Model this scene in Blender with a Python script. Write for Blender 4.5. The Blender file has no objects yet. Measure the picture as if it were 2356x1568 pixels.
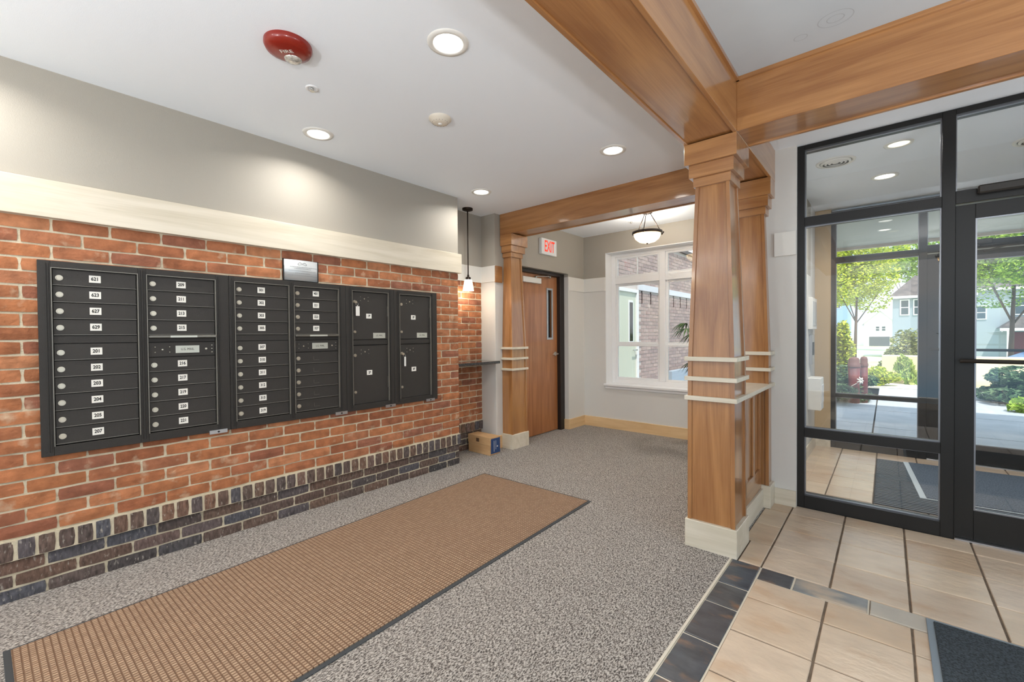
import bpy, bmesh, math, random
import numpy as np
from mathutils import Vector, Matrix
random.seed(7)
C = bpy.context.scene
COL = C.collection
R = math.radians

# ------------------------------------------------------------------ camera
H = 1.33
yaw, pitch, roll = .70990366, -.01483523, -.00827116
def cam_axes():
    cy, sy = math.cos(yaw), math.sin(yaw)
    F = Vector((-sy, cy, 0)); Rt = Vector((cy, sy, 0)); U = Vector((0, 0, 1))
    cp, sp = math.cos(pitch), math.sin(pitch)
    F2 = F*cp+U*sp; U2 = U*cp-F*sp
    cr, sr = math.cos(roll), math.sin(roll)
    return Rt*cr+U2*sr, U2*cr-Rt*sr, F2
ax, ay, az = cam_axes()
cd = bpy.data.cameras.new('camera'); cam = bpy.data.objects.new('camera', cd); COL.objects.link(cam)
cd.sensor_width = 36; cd.lens = 1003.917*36/2356; cd.clip_start = .05; cd.clip_end = 400
m = Matrix((ax, ay, -az)).transposed().to_4x4(); m.translation = (0, 0, H)
cam.matrix_world = m
C.camera = cam

# ------------------------------------------------------------------ world, sun, exposure
SKY = 1.45
C.view_settings.view_transform = 'Standard'; C.view_settings.look = 'None'
C.view_settings.exposure = 0.22; C.view_settings.gamma = 1; C.view_settings.use_curve_mapping = False
def lin(c):
    return tuple(((v/255)/12.92 if v/255 <= .04045 else ((v/255+.055)/1.055)**2.4) for v in c)+(1,)
w = bpy.data.worlds.new('sky'); C.world = w; w.use_nodes = True
nt = w.node_tree; nt.nodes.clear()
o_ = nt.nodes.new('ShaderNodeOutputWorld'); bg = nt.nodes.new('ShaderNodeBackground')
tc = nt.nodes.new('ShaderNodeTexCoord'); ns = nt.nodes.new('ShaderNodeTexNoise'); rp = nt.nodes.new('ShaderNodeValToRGB')
ns.inputs['Scale'].default_value = 3.2; ns.inputs['Detail'].default_value = 6
rp.color_ramp.elements[0].position = .42; rp.color_ramp.elements[0].color = (.5, .77, 1.0, 1)
rp.color_ramp.elements[1].position = .6; rp.color_ramp.elements[1].color = (1.0, 1.0, 1.0, 1)
nt.links.new(tc.outputs['Generated'], ns.inputs['Vector']); nt.links.new(ns.outputs['Fac'], rp.inputs['Fac'])
nt.links.new(rp.outputs['Color'], bg.inputs['Color']); bg.inputs['Strength'].default_value = SKY
nt.links.new(bg.outputs[0], o_.inputs[0])
sd = bpy.data.lights.new('sun', 'SUN'); sd.energy = 3.7; sd.angle = R(1.5); sd.color = (1, .95, .86)
sun = bpy.data.objects.new('sun', sd); COL.objects.link(sun)
sun.rotation_euler = Vector((-.3, .35, -.85)).to_track_quat('-Z', 'Y').to_euler()
DOWN_W, FILL_BOWL_W, FILL_W = 6.3, 18.0, 84.0     # watts of downlights, and of unseen bowls and uplights added

# ------------------------------------------------------------------ material helpers
def base_mat(name):
    m = bpy.data.materials.new(name); m.use_nodes = True
    return m, m.node_tree, m.node_tree.nodes['Principled BSDF']
def simple(name, rgb, rough=.5, metal=0., spec=.5, noise=None, bump=None, emit=None, coat=0.):
    """noise=(scale, rgb2, detail, stretch)  bump=(scale, strength, stretch)"""
    m, t, b = base_mat(name)
    b.inputs['Base Color'].default_value = lin(rgb); b.inputs['Roughness'].default_value = rough
    b.inputs['Metallic'].default_value = metal; b.inputs['Specular IOR Level'].default_value = spec
    b.inputs['Coat Weight'].default_value = coat; b.inputs['Coat Roughness'].default_value = .12
    if emit:
        b.inputs['Emission Color'].default_value = lin(emit[0]); b.inputs['Emission Strength'].default_value = emit[1]
    if noise or bump:
        tc = t.nodes.new('ShaderNodeTexCoord')
    if noise:
        sc, c2, det, st = noise
        mp = t.nodes.new('ShaderNodeMapping'); mp.inputs['Scale'].default_value = st
        n = t.nodes.new('ShaderNodeTexNoise'); n.inputs['Scale'].default_value = sc; n.inputs['Detail'].default_value = det
        r = t.nodes.new('ShaderNodeValToRGB'); r.color_ramp.elements[0].position = .35; r.color_ramp.elements[1].position = .65
        r.color_ramp.elements[0].color = lin(rgb); r.color_ramp.elements[1].color = lin(c2)
        t.links.new(tc.outputs['Object'], mp.inputs[0]); t.links.new(mp.outputs[0], n.inputs['Vector'])
        t.links.new(n.outputs['Fac'], r.inputs[0]); t.links.new(r.outputs[0], b.inputs['Base Color'])
    if bump:
        sc, s, st = bump
        mp = t.nodes.new('ShaderNodeMapping'); mp.inputs['Scale'].default_value = st
        n = t.nodes.new('ShaderNodeTexNoise'); n.inputs['Scale'].default_value = sc; n.inputs['Detail'].default_value = 4
        bp = t.nodes.new('ShaderNodeBump'); bp.inputs['Strength'].default_value = s; bp.inputs['Distance'].default_value = .004
        t.links.new(tc.outputs['Object'], mp.inputs[0]); t.links.new(mp.outputs[0], n.inputs['Vector'])
        t.links.new(n.outputs['Fac'], bp.inputs['Height']); t.links.new(bp.outputs[0], b.inputs['Normal'])
    return m
def varied(name, cols, rough=.85, rnd='object', nscale=18., nmix=.35, bump=.6, bscale=60., spec=.3, stretch=(1, 1, 1), patches=None):
    """Colour of each piece drawn at random from cols (one piece = one object or one island)."""
    m, t, b = base_mat(name)
    b.inputs['Roughness'].default_value = rough; b.inputs['Specular IOR Level'].default_value = spec
    if rnd == 'object':
        g = t.nodes.new('ShaderNodeObjectInfo'); out = g.outputs['Random']
    else:
        g = t.nodes.new('ShaderNodeNewGeometry'); out = g.outputs['Random Per Island']
    r = t.nodes.new('ShaderNodeValToRGB'); cr = r.color_ramp; cr.interpolation = 'LINEAR'
    while len(cr.elements) < len(cols): cr.elements.new(.5)
    for i, c in enumerate(cols):
        cr.elements[i].position = i/(len(cols)-1); cr.elements[i].color = lin(c)
    t.links.new(out, r.inputs[0])
    tc = t.nodes.new('ShaderNodeTexCoord')
    ge = t.nodes.new('ShaderNodeNewGeometry')
    mp = t.nodes.new('ShaderNodeMapping'); mp.inputs['Scale'].default_value = stretch
    t.links.new(ge.outputs['Position'], mp.inputs[0])
    n = t.nodes.new('ShaderNodeTexNoise'); n.inputs['Scale'].default_value = nscale; n.inputs['Detail'].default_value = 5
    t.links.new(mp.outputs[0], n.inputs['Vector'])
    mr = t.nodes.new('ShaderNodeMapRange'); mr.inputs[1].default_value = .3; mr.inputs[2].default_value = .7
    mr.inputs[3].default_value = 1-nmix; mr.inputs[4].default_value = 1+nmix
    t.links.new(n.outputs['Fac'], mr.inputs[0])
    mx = t.nodes.new('ShaderNodeMix'); mx.data_type = 'RGBA'; mx.blend_type = 'MULTIPLY'; mx.inputs[0].default_value = 1
    t.links.new(r.outputs[0], mx.inputs[6]); t.links.new(mr.outputs[0], mx.inputs[7])
    src = mx.outputs[2]
    if patches:
        pc, psc, lo, hi = patches
        n3 = t.nodes.new('ShaderNodeTexNoise'); n3.inputs['Scale'].default_value = psc; n3.inputs['Detail'].default_value = 6
        t.links.new(mp.outputs[0], n3.inputs['Vector'])
        m3 = t.nodes.new('ShaderNodeMapRange'); m3.inputs[1].default_value = lo; m3.inputs[2].default_value = hi
        t.links.new(n3.outputs['Fac'], m3.inputs[0])
        x3 = t.nodes.new('ShaderNodeMix'); x3.data_type = 'RGBA'; x3.inputs[7].default_value = lin(pc)
        t.links.new(m3.outputs[0], x3.inputs[0]); t.links.new(src, x3.inputs[6]); src = x3.outputs[2]
    t.links.new(src, b.inputs['Base Color'])
    n2 = t.nodes.new('ShaderNodeTexNoise'); n2.inputs['Scale'].default_value = bscale; n2.inputs['Detail'].default_value = 5
    t.links.new(mp.outputs[0], n2.inputs['Vector'])
    bp = t.nodes.new('ShaderNodeBump'); bp.inputs['Strength'].default_value = bump; bp.inputs['Distance'].default_value = .004
    t.links.new(n2.outputs['Fac'], bp.inputs['Height']); t.links.new(bp.outputs[0], b.inputs['Normal'])
    return m
def wood(name, c1, c2, axis, rough=.28, coat=.7, fine=1.):
    m, t, b = base_mat(name)
    b.inputs['Roughness'].default_value = rough; b.inputs['Coat Weight'].default_value = coat; b.inputs['Coat Roughness'].default_value = .1
    ge = t.nodes.new('ShaderNodeNewGeometry')
    mp = t.nodes.new('ShaderNodeMapping')
    sc = [9*fine]*3; sc['xyz'.index(axis)] = .9; mp.inputs['Scale'].default_value = sc
    t.links.new(ge.outputs['Position'], mp.inputs[0])
    n = t.nodes.new('ShaderNodeTexNoise'); n.inputs['Scale'].default_value = 1.; n.inputs['Detail'].default_value = 7
    n.inputs['Distortion'].default_value = 1.3
    t.links.new(mp.outputs[0], n.inputs['Vector'])
    mp2 = t.nodes.new('ShaderNodeMapping'); s2 = [140.]*3; s2['xyz'.index(axis)] = 4; mp2.inputs['Scale'].default_value = s2
    t.links.new(ge.outputs['Position'], mp2.inputs[0])
    n2 = t.nodes.new('ShaderNodeTexNoise'); n2.inputs['Scale'].default_value = 1.; n2.inputs['Detail'].default_value = 3
    t.links.new(mp2.outputs[0], n2.inputs['Vector'])
    ad = t.nodes.new('ShaderNodeMath'); ad.operation = 'MULTIPLY_ADD'; ad.inputs[1].default_value = .35
    t.links.new(n2.outputs['Fac'], ad.inputs[0]); t.links.new(n.outputs['Fac'], ad.inputs[2])
    r = t.nodes.new('ShaderNodeValToRGB'); r.color_ramp.elements[0].position = .5; r.color_ramp.elements[1].position = .85
    r.color_ramp.elements[0].color = lin(c1); r.color_ramp.elements[1].color = lin(c2)
    t.links.new(ad.outputs[0], r.inputs[0]); t.links.new(r.outputs[0], b.inputs['Base Color'])
    return m
def glass_mat(name, tint=(1, 1, 1, 1), refl=1.0):
    m = bpy.data.materials.new(name); m.use_nodes = True; t = m.node_tree; t.nodes.clear()
    o = t.nodes.new('ShaderNodeOutputMaterial'); mx = t.nodes.new('ShaderNodeMixShader')
    tr = t.nodes.new('ShaderNodeBsdfTransparent'); gl = t.nodes.new('ShaderNodeBsdfGlossy')
    tr.inputs[0].default_value = tint; gl.inputs['Roughness'].default_value = .0
    gl.inputs[0].default_value = (refl, refl, refl, 1)
    fr = t.nodes.new('ShaderNodeFresnel'); fr.inputs[0].default_value = 1.45
    t.links.new(fr.outputs[0], mx.inputs[0]); t.links.new(tr.outputs[0], mx.inputs[1]); t.links.new(gl.outputs[0], mx.inputs[2])
    t.links.new(mx.outputs[0], o.inputs[0]); return m

M = {}
M['ceil'] = simple('ceiling_paint', (243, 248, 254), .9, bump=(300, .15, (1, 1, 1)))
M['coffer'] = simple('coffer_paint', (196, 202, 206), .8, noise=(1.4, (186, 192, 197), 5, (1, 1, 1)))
M['taupe'] = simple('taupe_wall_paint', (166, 160, 149), .6, bump=(260, .25, (1, 1, 1)))
M['grey'] = simple('pale_grey_wall_paint', (219, 217, 212), .65, bump=(260, .25, (1, 1, 1)))
M['tan'] = simple('tan_wall_paint', (190, 165, 128), .7, bump=(260, .2, (1, 1, 1)))
M['band'] = simple('cream_band_paint', (228, 226, 220), .6)
M['white'] = simple('white_paint', (238, 238, 238), .45)
WC1, WC2 = (145, 95, 53), (178, 127, 77)
for a in 'xyz': M['wood_'+a] = wood('cherry_stained_maple_'+a, WC1, WC2, a)
for a in 'xyz': M['wash_'+a] = wood('whitewashed_maple_'+a, (206, 196, 175), (224, 215, 198), a, .4, .1)
M['base_x'] = wood('honey_maple_x', (214, 178, 130), (232, 200, 154), 'x', .4, .1)
M['base_y'] = wood('honey_maple_y', (214, 178, 130), (232, 200, 154), 'y', .4, .1)
M['doorwood'] = wood('door_veneer', (150, 94, 54), (178, 120, 76), 'z', .35, .2, 1.6)
M['mortar'] = simple('mortar', (216, 205, 180), .95, noise=(9, (196, 184, 158), 6, (1, 1, 1)), bump=(120, .9, (1, 1, 1)))
M['brick'] = varied('red_brick', [(164, 105, 69), (180, 119, 82), (148, 92, 64), (172, 111, 74), (155, 99, 71), (184, 125, 88), (142, 89, 67), (150, 99, 78)],
                    .85, 'object', 16, .26, .9, 60, patches=((200, 174, 146), 11, .62, .8))
M['darkbrick'] = varied('dark_brick', [(92, 80, 74), (114, 90, 76), (76, 74, 76), (104, 82, 70), (84, 84, 90), (124, 94, 78), (72, 68, 68)],
                        .8, 'object', 46, .42, 1., 70, stretch=(1, 1.5, .55), patches=((182, 174, 162), 60, .6, .8))
M['extbrick'] = varied('mauve_brick', [(172, 152, 146), (182, 162, 154), (160, 142, 138), (176, 154, 148)], .9, 'island', 14, .12, .4, 60)
M['darkmetal'] = simple('dark_bronze_enamel', (56, 53, 50), .42, .3, noise=None, bump=(420, .35, (1, 1, 1)))
M['boxmetal'] = simple('mailbox_enamel', (50, 47, 44), .45, .25, bump=(420, .4, (1, 1, 1)))
M['boxdoor'] = simple('mailbox_door_enamel', (56, 53, 50), .42, .25, bump=(420, .4, (1, 1, 1)))
M['boxlip'] = simple('mailbox_lip_highlight', (128, 124, 116), .35, .4)  # paler than the doors: bright edge highlights put into the colour
M['boxedge'] = simple('mailbox_edge_trim', (120, 116, 108), .3, .6)
M['frame'] = simple('black_anodised_frame', (34, 33, 32), .4, .3)
M['bead'] = simple('glazing_bead', (150, 152, 158), .3, .8)
M['steel'] = simple('brushed_steel', (205, 203, 198), .28, 1.)
M['alu'] = simple('satin_aluminium', (190, 190, 192), .35, .9)
M['lock'] = simple('lock_nickel', (196, 188, 172), .3, .75)
M['label'] = simple('white_label', (238, 236, 228), .6)
M['ink'] = simple('black_ink', (18, 17, 16), .7)
M['greylabel'] = simple('grey_metal_label', (200, 202, 192), .4, .4)
M['red'] = simple('red_alarm_plastic', (138, 30, 14), .3, coat=.3)
M['exitred'] = simple('exit_red', (235, 60, 34), .5, emit=((255, 60, 30), .5))
M['exitwhite'] = simple('exit_white', (232, 234, 234), .5)
M['bronze'] = simple('oil_rubbed_bronze', (52, 42, 36), .4, .7)
M['shade'] = simple('frosted_shade', (250, 246, 236), .5, emit=((255, 248, 232), 1.2))
M['bowlglass'] = simple('alabaster_glass', (250, 240, 218), .45, emit=((255, 240, 208), .75))
def translucent(name, rgb, e):
    m = bpy.data.materials.new(name); m.use_nodes = True; t = m.node_tree; t.nodes.clear()
    o = t.nodes.new('ShaderNodeOutputMaterial'); a = t.nodes.new('ShaderNodeAddShader'); tr = t.nodes.new('ShaderNodeBsdfTranslucent'); em = t.nodes.new('ShaderNodeEmission')
    tr.inputs[0].default_value = lin(rgb); em.inputs[0].default_value = lin(rgb); em.inputs[1].default_value = e
    t.links.new(tr.outputs[0], a.inputs[0]); t.links.new(em.outputs[0], a.inputs[1]); t.links.new(a.outputs[0], o.inputs[0]); return m
M['bowlglass'] = translucent('alabaster_glass', (226, 208, 180), .25)
M['lens'] = simple('led_lens', (255, 255, 255), .5, emit=((255, 253, 246), 6.))
M['lensoff'] = simple('led_lens_warm', (255, 250, 225), .5, emit=((255, 246, 214), 1.2))
M['plastic'] = simple('white_plastic', (234, 232, 226), .4)
M['granite'] = simple('black_granite', (40, 40, 42), .12, noise=(160, (78, 76, 76), 3, (1, 1, 1)), coat=.4)
M['card'] = simple('cardboard', (190, 150, 104), .85, noise=(6, (202, 164, 120), 4, (1, 1, 3)))
M['cardblue'] = simple('blue_print', (38, 66, 112), .7)
M['glass'] = glass_mat('clear_glass'); M['glass2'] = glass_mat('door_lite_glass', (.55, .6, .62, 1))
M['beige'] = varied('beige_slate_tile', [(206, 184, 158), (214, 194, 170), (198, 172, 144), (210, 190, 168), (202, 180, 156)], .3, 'object', 6, .08, 1., 16,
                    .5, (1, 1.7, 1), patches=((186, 150, 116), 3.2, .56, .8))
M['dark'] = varied('dark_slate_tile', [(70, 74, 78), (86, 84, 80), (64, 70, 78), (94, 84, 74)], .3, 'object', 8, .3, .8, 12, .5, (1, 2, 1), patches=((140, 104, 76), 6, .55, .75))
M['greyt'] = varied('grey_slate_tile', [(140, 140, 138), (120, 126, 132)], .3, 'object', 6, .2, .6, 10, .5, (1, 2, 1), patches=((188, 170, 150), 3, .48, .62))
M['greige'] = varied('greige_slate_tile', [(178, 168, 154), (184, 174, 160)], .3, 'object', 6, .1, .6, 10, .5)
M['grout'] = simple('grout', (98, 84, 70), .9, noise=(20, (120, 104, 88), 3, (1, 1, 1)))
M['groutl'] = simple('light_grout', (214, 204, 186), .9)
M['plant'] = varied('palm_green', [(40, 70, 40), (70, 100, 48), (34, 52, 38)], .5, 'island', 10, .1, .1, 20)

def carpet_mat():
    m, t, b = base_mat('loop_pile_carpet'); b.inputs['Roughness'].default_value = .95; b.inputs['Specular IOR Level'].default_value = .15
    b.inputs['Sheen Weight'].default_value = .15
    ge = t.nodes.new('ShaderNodeNewGeometry')
    mp = t.nodes.new('ShaderNodeMapping'); mp.inputs['Scale'].default_value = (170, 80, 1); mp.inputs['Rotation'].default_value = (0, 0, .3)
    t.links.new(ge.outputs['Position'], mp.inputs[0])
    n = t.nodes.new('ShaderNodeTexNoise'); n.inputs['Scale'].default_value = 1.; n.inputs['Detail'].default_value = 3; n.inputs['Distortion'].default_value = .6
    t.links.new(mp.outputs[0], n.inputs['Vector'])
    v = t.nodes.new('ShaderNodeTexVoronoi'); v.inputs['Scale'].default_value = 1.6
    t.links.new(mp.outputs[0], v.inputs['Vector'])
    ad = t.nodes.new('ShaderNodeMath'); ad.operation = 'MULTIPLY_ADD'; ad.inputs[1].default_value = .25
    t.links.new(v.outputs['Distance'], ad.inputs[0]); t.links.new(n.outputs['Fac'], ad.inputs[2])
    r = t.nodes.new('ShaderNodeValToRGB'); cr = r.color_ramp
    cr.elements[0].position = .5; cr.elements[0].color = lin((66, 59, 54)); cr.elements[1].position = .74; cr.elements[1].color = lin((184, 176, 167))
    e = cr.elements.new(.6); e.color = lin((124, 116, 109))
    t.links.new(ad.outputs[0], r.inputs[0]); t.links.new(r.outputs[0], b.inputs['Base Color'])
    bp = t.nodes.new('ShaderNodeBump'); bp.inputs['Strength'].default_value = .8; bp.inputs['Distance'].default_value = .006
    t.links.new(ad.outputs[0], bp.inputs['Height']); t.links.new(bp.outputs[0], b.inputs['Normal'])
    return m
M['carpet'] = carpet_mat()
def mat_runner():
    m, t, b = base_mat('waffle_runner'); b.inputs['Roughness'].default_value = .9; b.inputs['Specular IOR Level'].default_value = .2
    tc = t.nodes.new('ShaderNodeTexCoord')
    br = t.nodes.new('ShaderNodeTexBrick'); br.offset = 0.; br.offset_frequency = 1
    br.inputs['Scale'].default_value = 1.; br.inputs['Brick Width'].default_value = .022; br.inputs['Row Height'].default_value = .017
    br.inputs['Mortar Size'].default_value = .0042; br.inputs['Mortar Smooth'].default_value = .9
    br.inputs['Color1'].default_value = lin((172, 145, 120)); br.inputs['Color2'].default_value = lin((156, 129, 106)); br.inputs['Mortar'].default_value = lin((116, 88, 68))
    mp = t.nodes.new('ShaderNodeMapping'); mp.inputs['Rotation'].default_value = (0, 0, R(90))
    t.links.new(tc.outputs['Object'], mp.inputs[0]); t.links.new(mp.outputs[0], br.inputs['Vector'])
    t.links.new(br.outputs['Color'], b.inputs['Base Color'])
    bp = t.nodes.new('ShaderNodeBump'); bp.inputs['Strength'].default_value = .9; bp.inputs['Distance'].default_value = .004; bp.invert = True
    t.links.new(br.outputs['Fac'], bp.inputs['Height']); t.links.new(bp.outputs[0], b.inputs['Normal'])
    return m
M['runner'] = mat_runner()
M['rubber'] = simple('grey_black_rubber', (58, 60, 62), .7)
M['rubberl'] = simple('blue_grey_vinyl', (128, 138, 146), .5)
M['matpile'] = simple('charcoal_mat_pile', (36, 42, 46), .95, noise=(140, (72, 80, 86), 3, (1, 1, 1)), bump=(260, 1., (1, 1, 1)))
M['matpile2'] = simple('slate_blue_mat_pile', (70, 82, 96), .95, noise=(110, (108, 120, 134), 3, (1, 1, 1)), bump=(200, 1., (1, 1, 1)))
M['grate'] = simple('grate_rib', (84, 94, 104), .6)
M['grated'] = simple('grate_gap', (30, 36, 42), .8)

# ------------------------------------------------------------------ mesh helpers
def bx(bm, x0, x1, y0, y1, z0, z1, mi=0):
    v = [bm.verts.new(p) for p in ((x0, y0, z0), (x1, y0, z0), (x1, y1, z0), (x0, y1, z0), (x0, y0, z1), (x1, y0, z1), (x1, y1, z1), (x0, y1, z1))]
    for q in ((3, 2, 1, 0), (4, 5, 6, 7), (0, 1, 5, 4), (1, 2, 6, 5), (2, 3, 7, 6), (3, 0, 4, 7)):
        bm.faces.new([v[i] for i in q]).material_index = mi
    return v
def frustum(bm, a, za, b, zb):
    """a,b = (x0,x1,y0,y1) rectangles at za and zb"""
    v = [bm.verts.new(p) for p in ((a[0], a[2], za), (a[1], a[2], za), (a[1], a[3], za), (a[0], a[3], za), (b[0], b[2], zb), (b[1], b[2], zb), (b[1], b[3], zb), (b[0], b[3], zb))]
    for q in ((3, 2, 1, 0), (4, 5, 6, 7), (0, 1, 5, 4), (1, 2, 6, 5), (2, 3, 7, 6), (3, 0, 4, 7)): bm.faces.new([v[i] for i in q])
def cyl(bm, p, q, r, r2=None, n=16, caps=True, mi=0):
    p, q = Vector(p), Vector(q); d = (q-p).normalized(); r2 = r if r2 is None else r2
    a = d.orthogonal().normalized(); b = d.cross(a)
    A = [bm.verts.new(p+(a*math.cos(2*math.pi*i/n)+b*math.sin(2*math.pi*i/n))*r) for i in range(n)]
    B = [bm.verts.new(q+(a*math.cos(2*math.pi*i/n)+b*math.sin(2*math.pi*i/n))*r2) for i in range(n)]
    for i in range(n):
        f = bm.faces.new((A[i], A[(i+1) % n], B[(i+1) % n], B[i])); f.smooth = True; f.material_index = mi
    if caps:
        for f in (bm.faces.new(A[::-1]), bm.faces.new(B)): f.material_index = mi
def lathe(bm, c, prof, n=40, closed=False, mi=0):
    """prof: list of (r,z) ; around vertical axis at c"""
    rings = []
    for r, z in prof:
        if r < 1e-5: rings.append([bm.verts.new((c[0], c[1], c[2]+z))])
        else: rings.append([bm.verts.new((c[0]+r*math.cos(2*math.pi*i/n), c[1]+r*math.sin(2*math.pi*i/n), c[2]+z)) for i in range(n)])
    for A, B in zip(rings, rings[1:]):
        for i in range(n):
            a, b, c2, d = A[i % len(A)], A[(i+1) % len(A)], B[(i+1) % len(B)], B[i % len(B)]
            vs = []
            for v in (a, b, c2, d):
                if v not in vs: vs.append(v)
            if len(vs) >= 3:
                f = bm.faces.new(vs); f.smooth = True; f.material_index = mi
def worigin(o):
    v = Vector((0, 0, 0))
    while o: v += o.location; o = o.parent
    return v
def finish(bm, bevel=0.):
    bmesh.ops.recalc_face_normals(bm, faces=bm.faces)
    if bevel:
        bmesh.ops.bevel(bm, geom=[e for e in bm.edges if len(e.link_faces) == 2 and e.calc_face_angle(0) > .6], offset=bevel, segments=1, affect='EDGES', profile=.5)
def obj(name, bm, mat, parent=None, loc=None, bevel=0., label=None, shift=True):
    """bm in world coordinates; the object is placed at loc (world) or at its parent's origin"""
    finish(bm, bevel)
    me = bpy.data.meshes.new(name); o = bpy.data.objects.new(name, me); COL.objects.link(o)
    po = worigin(parent) if parent else Vector((0, 0, 0))
    wl = Vector(loc) if loc is not None else po
    if shift: bmesh.ops.translate(bm, verts=bm.verts, vec=-wl)
    bm.to_mesh(me); bm.free()
    for mm in (mat if isinstance(mat, (list, tuple)) else [mat]): me.materials.append(mm)
    o.location = wl-po
    if parent: o.parent = parent
    if label: o['label'] = label
    return o
def nb(): return bmesh.new()
def box(name, x0, x1, y0, y1, z0, z1, mat, parent=None, bevel=0., **k):
    b = nb(); bx(b, x0, x1, y0, y1, z0, z1); return obj(name, b, mat, parent, bevel=bevel, **k)
def thing(name, label, cat, loc=(0, 0, 0), group=None):
    o = bpy.data.objects.new(name, None); COL.objects.link(o); o.location = loc; o.empty_display_size = .1
    tag(o, label, cat, group); return o
def tag(o, label, cat, group=None):
    o['label'] = label; o['category'] = cat
    if group: o['group'] = group
    return o
def struct(o): o['kind'] = 'structure'; return o
def sbox(name, *a, **k): return struct(box(name, *a, **k))
def place(name, me, parent, wl, rot=None):
    o = bpy.data.objects.new(name, me); COL.objects.link(o)
    o.location = Vector(wl)-worigin(parent)
    if rot: o.rotation_euler = rot
    o.parent = parent; return o
def text_mesh(txt, size, bold=0.0):
    cu = bpy.data.curves.new('t', 'FONT'); cu.body = txt; cu.size = size; cu.align_x = 'CENTER'; cu.align_y = 'CENTER'; cu.offset = bold*size
    cu.resolution_u = 3
    to = bpy.data.objects.new('t', cu); COL.objects.link(to)
    dg = bpy.context.evaluated_depsgraph_get(); me = bpy.data.meshes.new_from_object(to.evaluated_get(dg))
    bpy.data.objects.remove(to); bpy.data.curves.remove(cu); return me
def add_text(bm, txt, size, M4, mi=1, bold=0., sx=1.):
    me = text_mesh(txt, size, bold); n0 = len(bm.verts); nf = len(bm.faces)
    bm.from_mesh(me); bm.verts.ensure_lookup_table(); bm.faces.ensure_lookup_table()
    for v in bm.verts[n0:]: v.co = M4 @ Vector((v.co.x*sx, v.co.y, v.co.z))
    for f in bm.faces[nf:]: f.material_index = mi
    bpy.data.meshes.remove(me)
def wallmat(x, y, z, normal='+x'):
    # text plane: local x -> right as seen, local y -> up, local z -> normal
    if normal == '+x': r, u, n = Vector((0, 1, 0)), Vector((0, 0, 1)), Vector((1, 0, 0))
    if normal == '-y': r, u, n = Vector((1, 0, 0)), Vector((0, 0, 1)), Vector((0, -1, 0))
    m = Matrix((r, u, n)).transposed().to_4x4(); m.translation = (x, y, z); return m

# ================================================================== SETTING
XW, CZ = -3.33, 2.73
# --- floor
b = nb(); bx(b, -4.2, -.70, -3.2, 5.7, -.05, .003); bx(b, -.70, 2.3, -3.2, 3.93, -.05, -.004, 1); bx(b, -.9, 2.3, 3.93, 6.3, -.05, -.004, 1)
bx(b, -.70, -.688, -3.2, 2.77, -.004, .002, 2); bx(b, -.688, -.531, -3.2, 2.776, -.004, -.003, 2); bx(b, -.531, -.06, 2.632, 2.776, -.004, -.003, 2)
floor = struct(obj('floor', b, [M['carpet'], M['grout'], M['groutl']]))
def tile_mesh(wx, wy, mat, key, seed):
    rnd = random.Random(seed); b = nb(); h = .006; n = 1
    x, y = wx/2, wy/2; c = .0035
    lo = [(-x, -y), (0, -y), (x, -y), (x, 0), (x, y), (0, y), (-x, y), (-x, 0)]
    L0 = [b.verts.new((px+rnd.uniform(-.0008, .0008), py+rnd.uniform(-.0008, .0008), -h)) for px, py in lo]
    L1 = [b.verts.new((v.co.x*(1-c*.3/x), v.co.y*(1-c*.3/y), -.0018)) for v in L0]
    L2 = [b.verts.new((v.co.x*(1-c/x), v.co.y*(1-c/y), rnd.uniform(-.0004, .0006))) for v in L0]
    for i in range(8):
        j = (i+1) % 8; b.faces.new((L0[i], L0[j], L1[j], L1[i])); b.faces.new((L1[i], L1[j], L2[j], L2[i]))
    b.faces.new(L2)
    bmesh.ops.recalc_face_normals(b, faces=b.faces)
    me = bpy.data.meshes.new('tile'); b.to_mesh(me); b.free(); me.materials.append(mat)
    return me
tile_cache = {}
def tile(x0, x1, y0, y1, mat, gap=.0085):
    k = (round(x1-x0, 3), round(y1-y0, 3), mat.name, random.randrange(3))
    if k not in tile_cache: tile_cache[k] = tile_mesh(x1-x0-gap, y1-y0-gap, mat, k, len(tile_cache))
    place('tile', tile_cache[k], floor, ((x0+x1)/2, (y0+y1)/2, random.uniform(.001, .0022)))
xs = [-.222+.312*i for i in range(0, 8)]
# strip between columns and first joint
for y0, y1 in ((2.775, 3.095), (3.095, 3.415), (3.415, 3.737), (3.737, 3.93)):
    tile(-.70 if y0 > 3.0 else -.66, -.537, y0, y1, M['beige'])
    xx = [-.537]+xs
    for i in range(len(xx)-1): tile(xx[i], xx[i+1], y0, y1, M['beige'])
# dark border column and row
yb = [2.775, 2.474, 2.26, 1.95, 1.638, 1.326, 1.014, .702, .39, .078, -.234]
for a, c in zip(yb[1:], yb): tile(-.688, -.534, a, c, M['dark'])
xr = [-.534, -.372, -.062, .25, .562, .874, 1.186, 1.5]
for i, (a, c) in enumerate(zip(xr, xr[1:])): tile(a, c, 2.63, 2.775, M['dark'] if i == 0 else M['greyt'] if i == 1 else M['greige'])
yl = [2.63, 2.42, 2.107, 1.795, 1.483, 1.171, .859, .547, .235, -.077, -.389]
xx = [-.534, -.222]+xs[1:6]
for a, c in zip(yl[1:], yl):
    for p, q in zip(xx, xx[1:]): tile(p, q, a, c, M['beige'])
# vestibule tiles
vx = [-.64, -.38, -.078, .234, .546, .858, 1.17, 1.48]; vy = [4.04, 4.36, 4.67, 4.985, 5.3, 5.61, 5.92, 6.21]
for a, c in zip(vy, vy[1:]):
    for p, q in zip(vx, vx[1:]):
        if not (p > -.1 and a > 4.3 and c < 5.95): tile(p, q, a, c, M['beige'])

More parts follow.
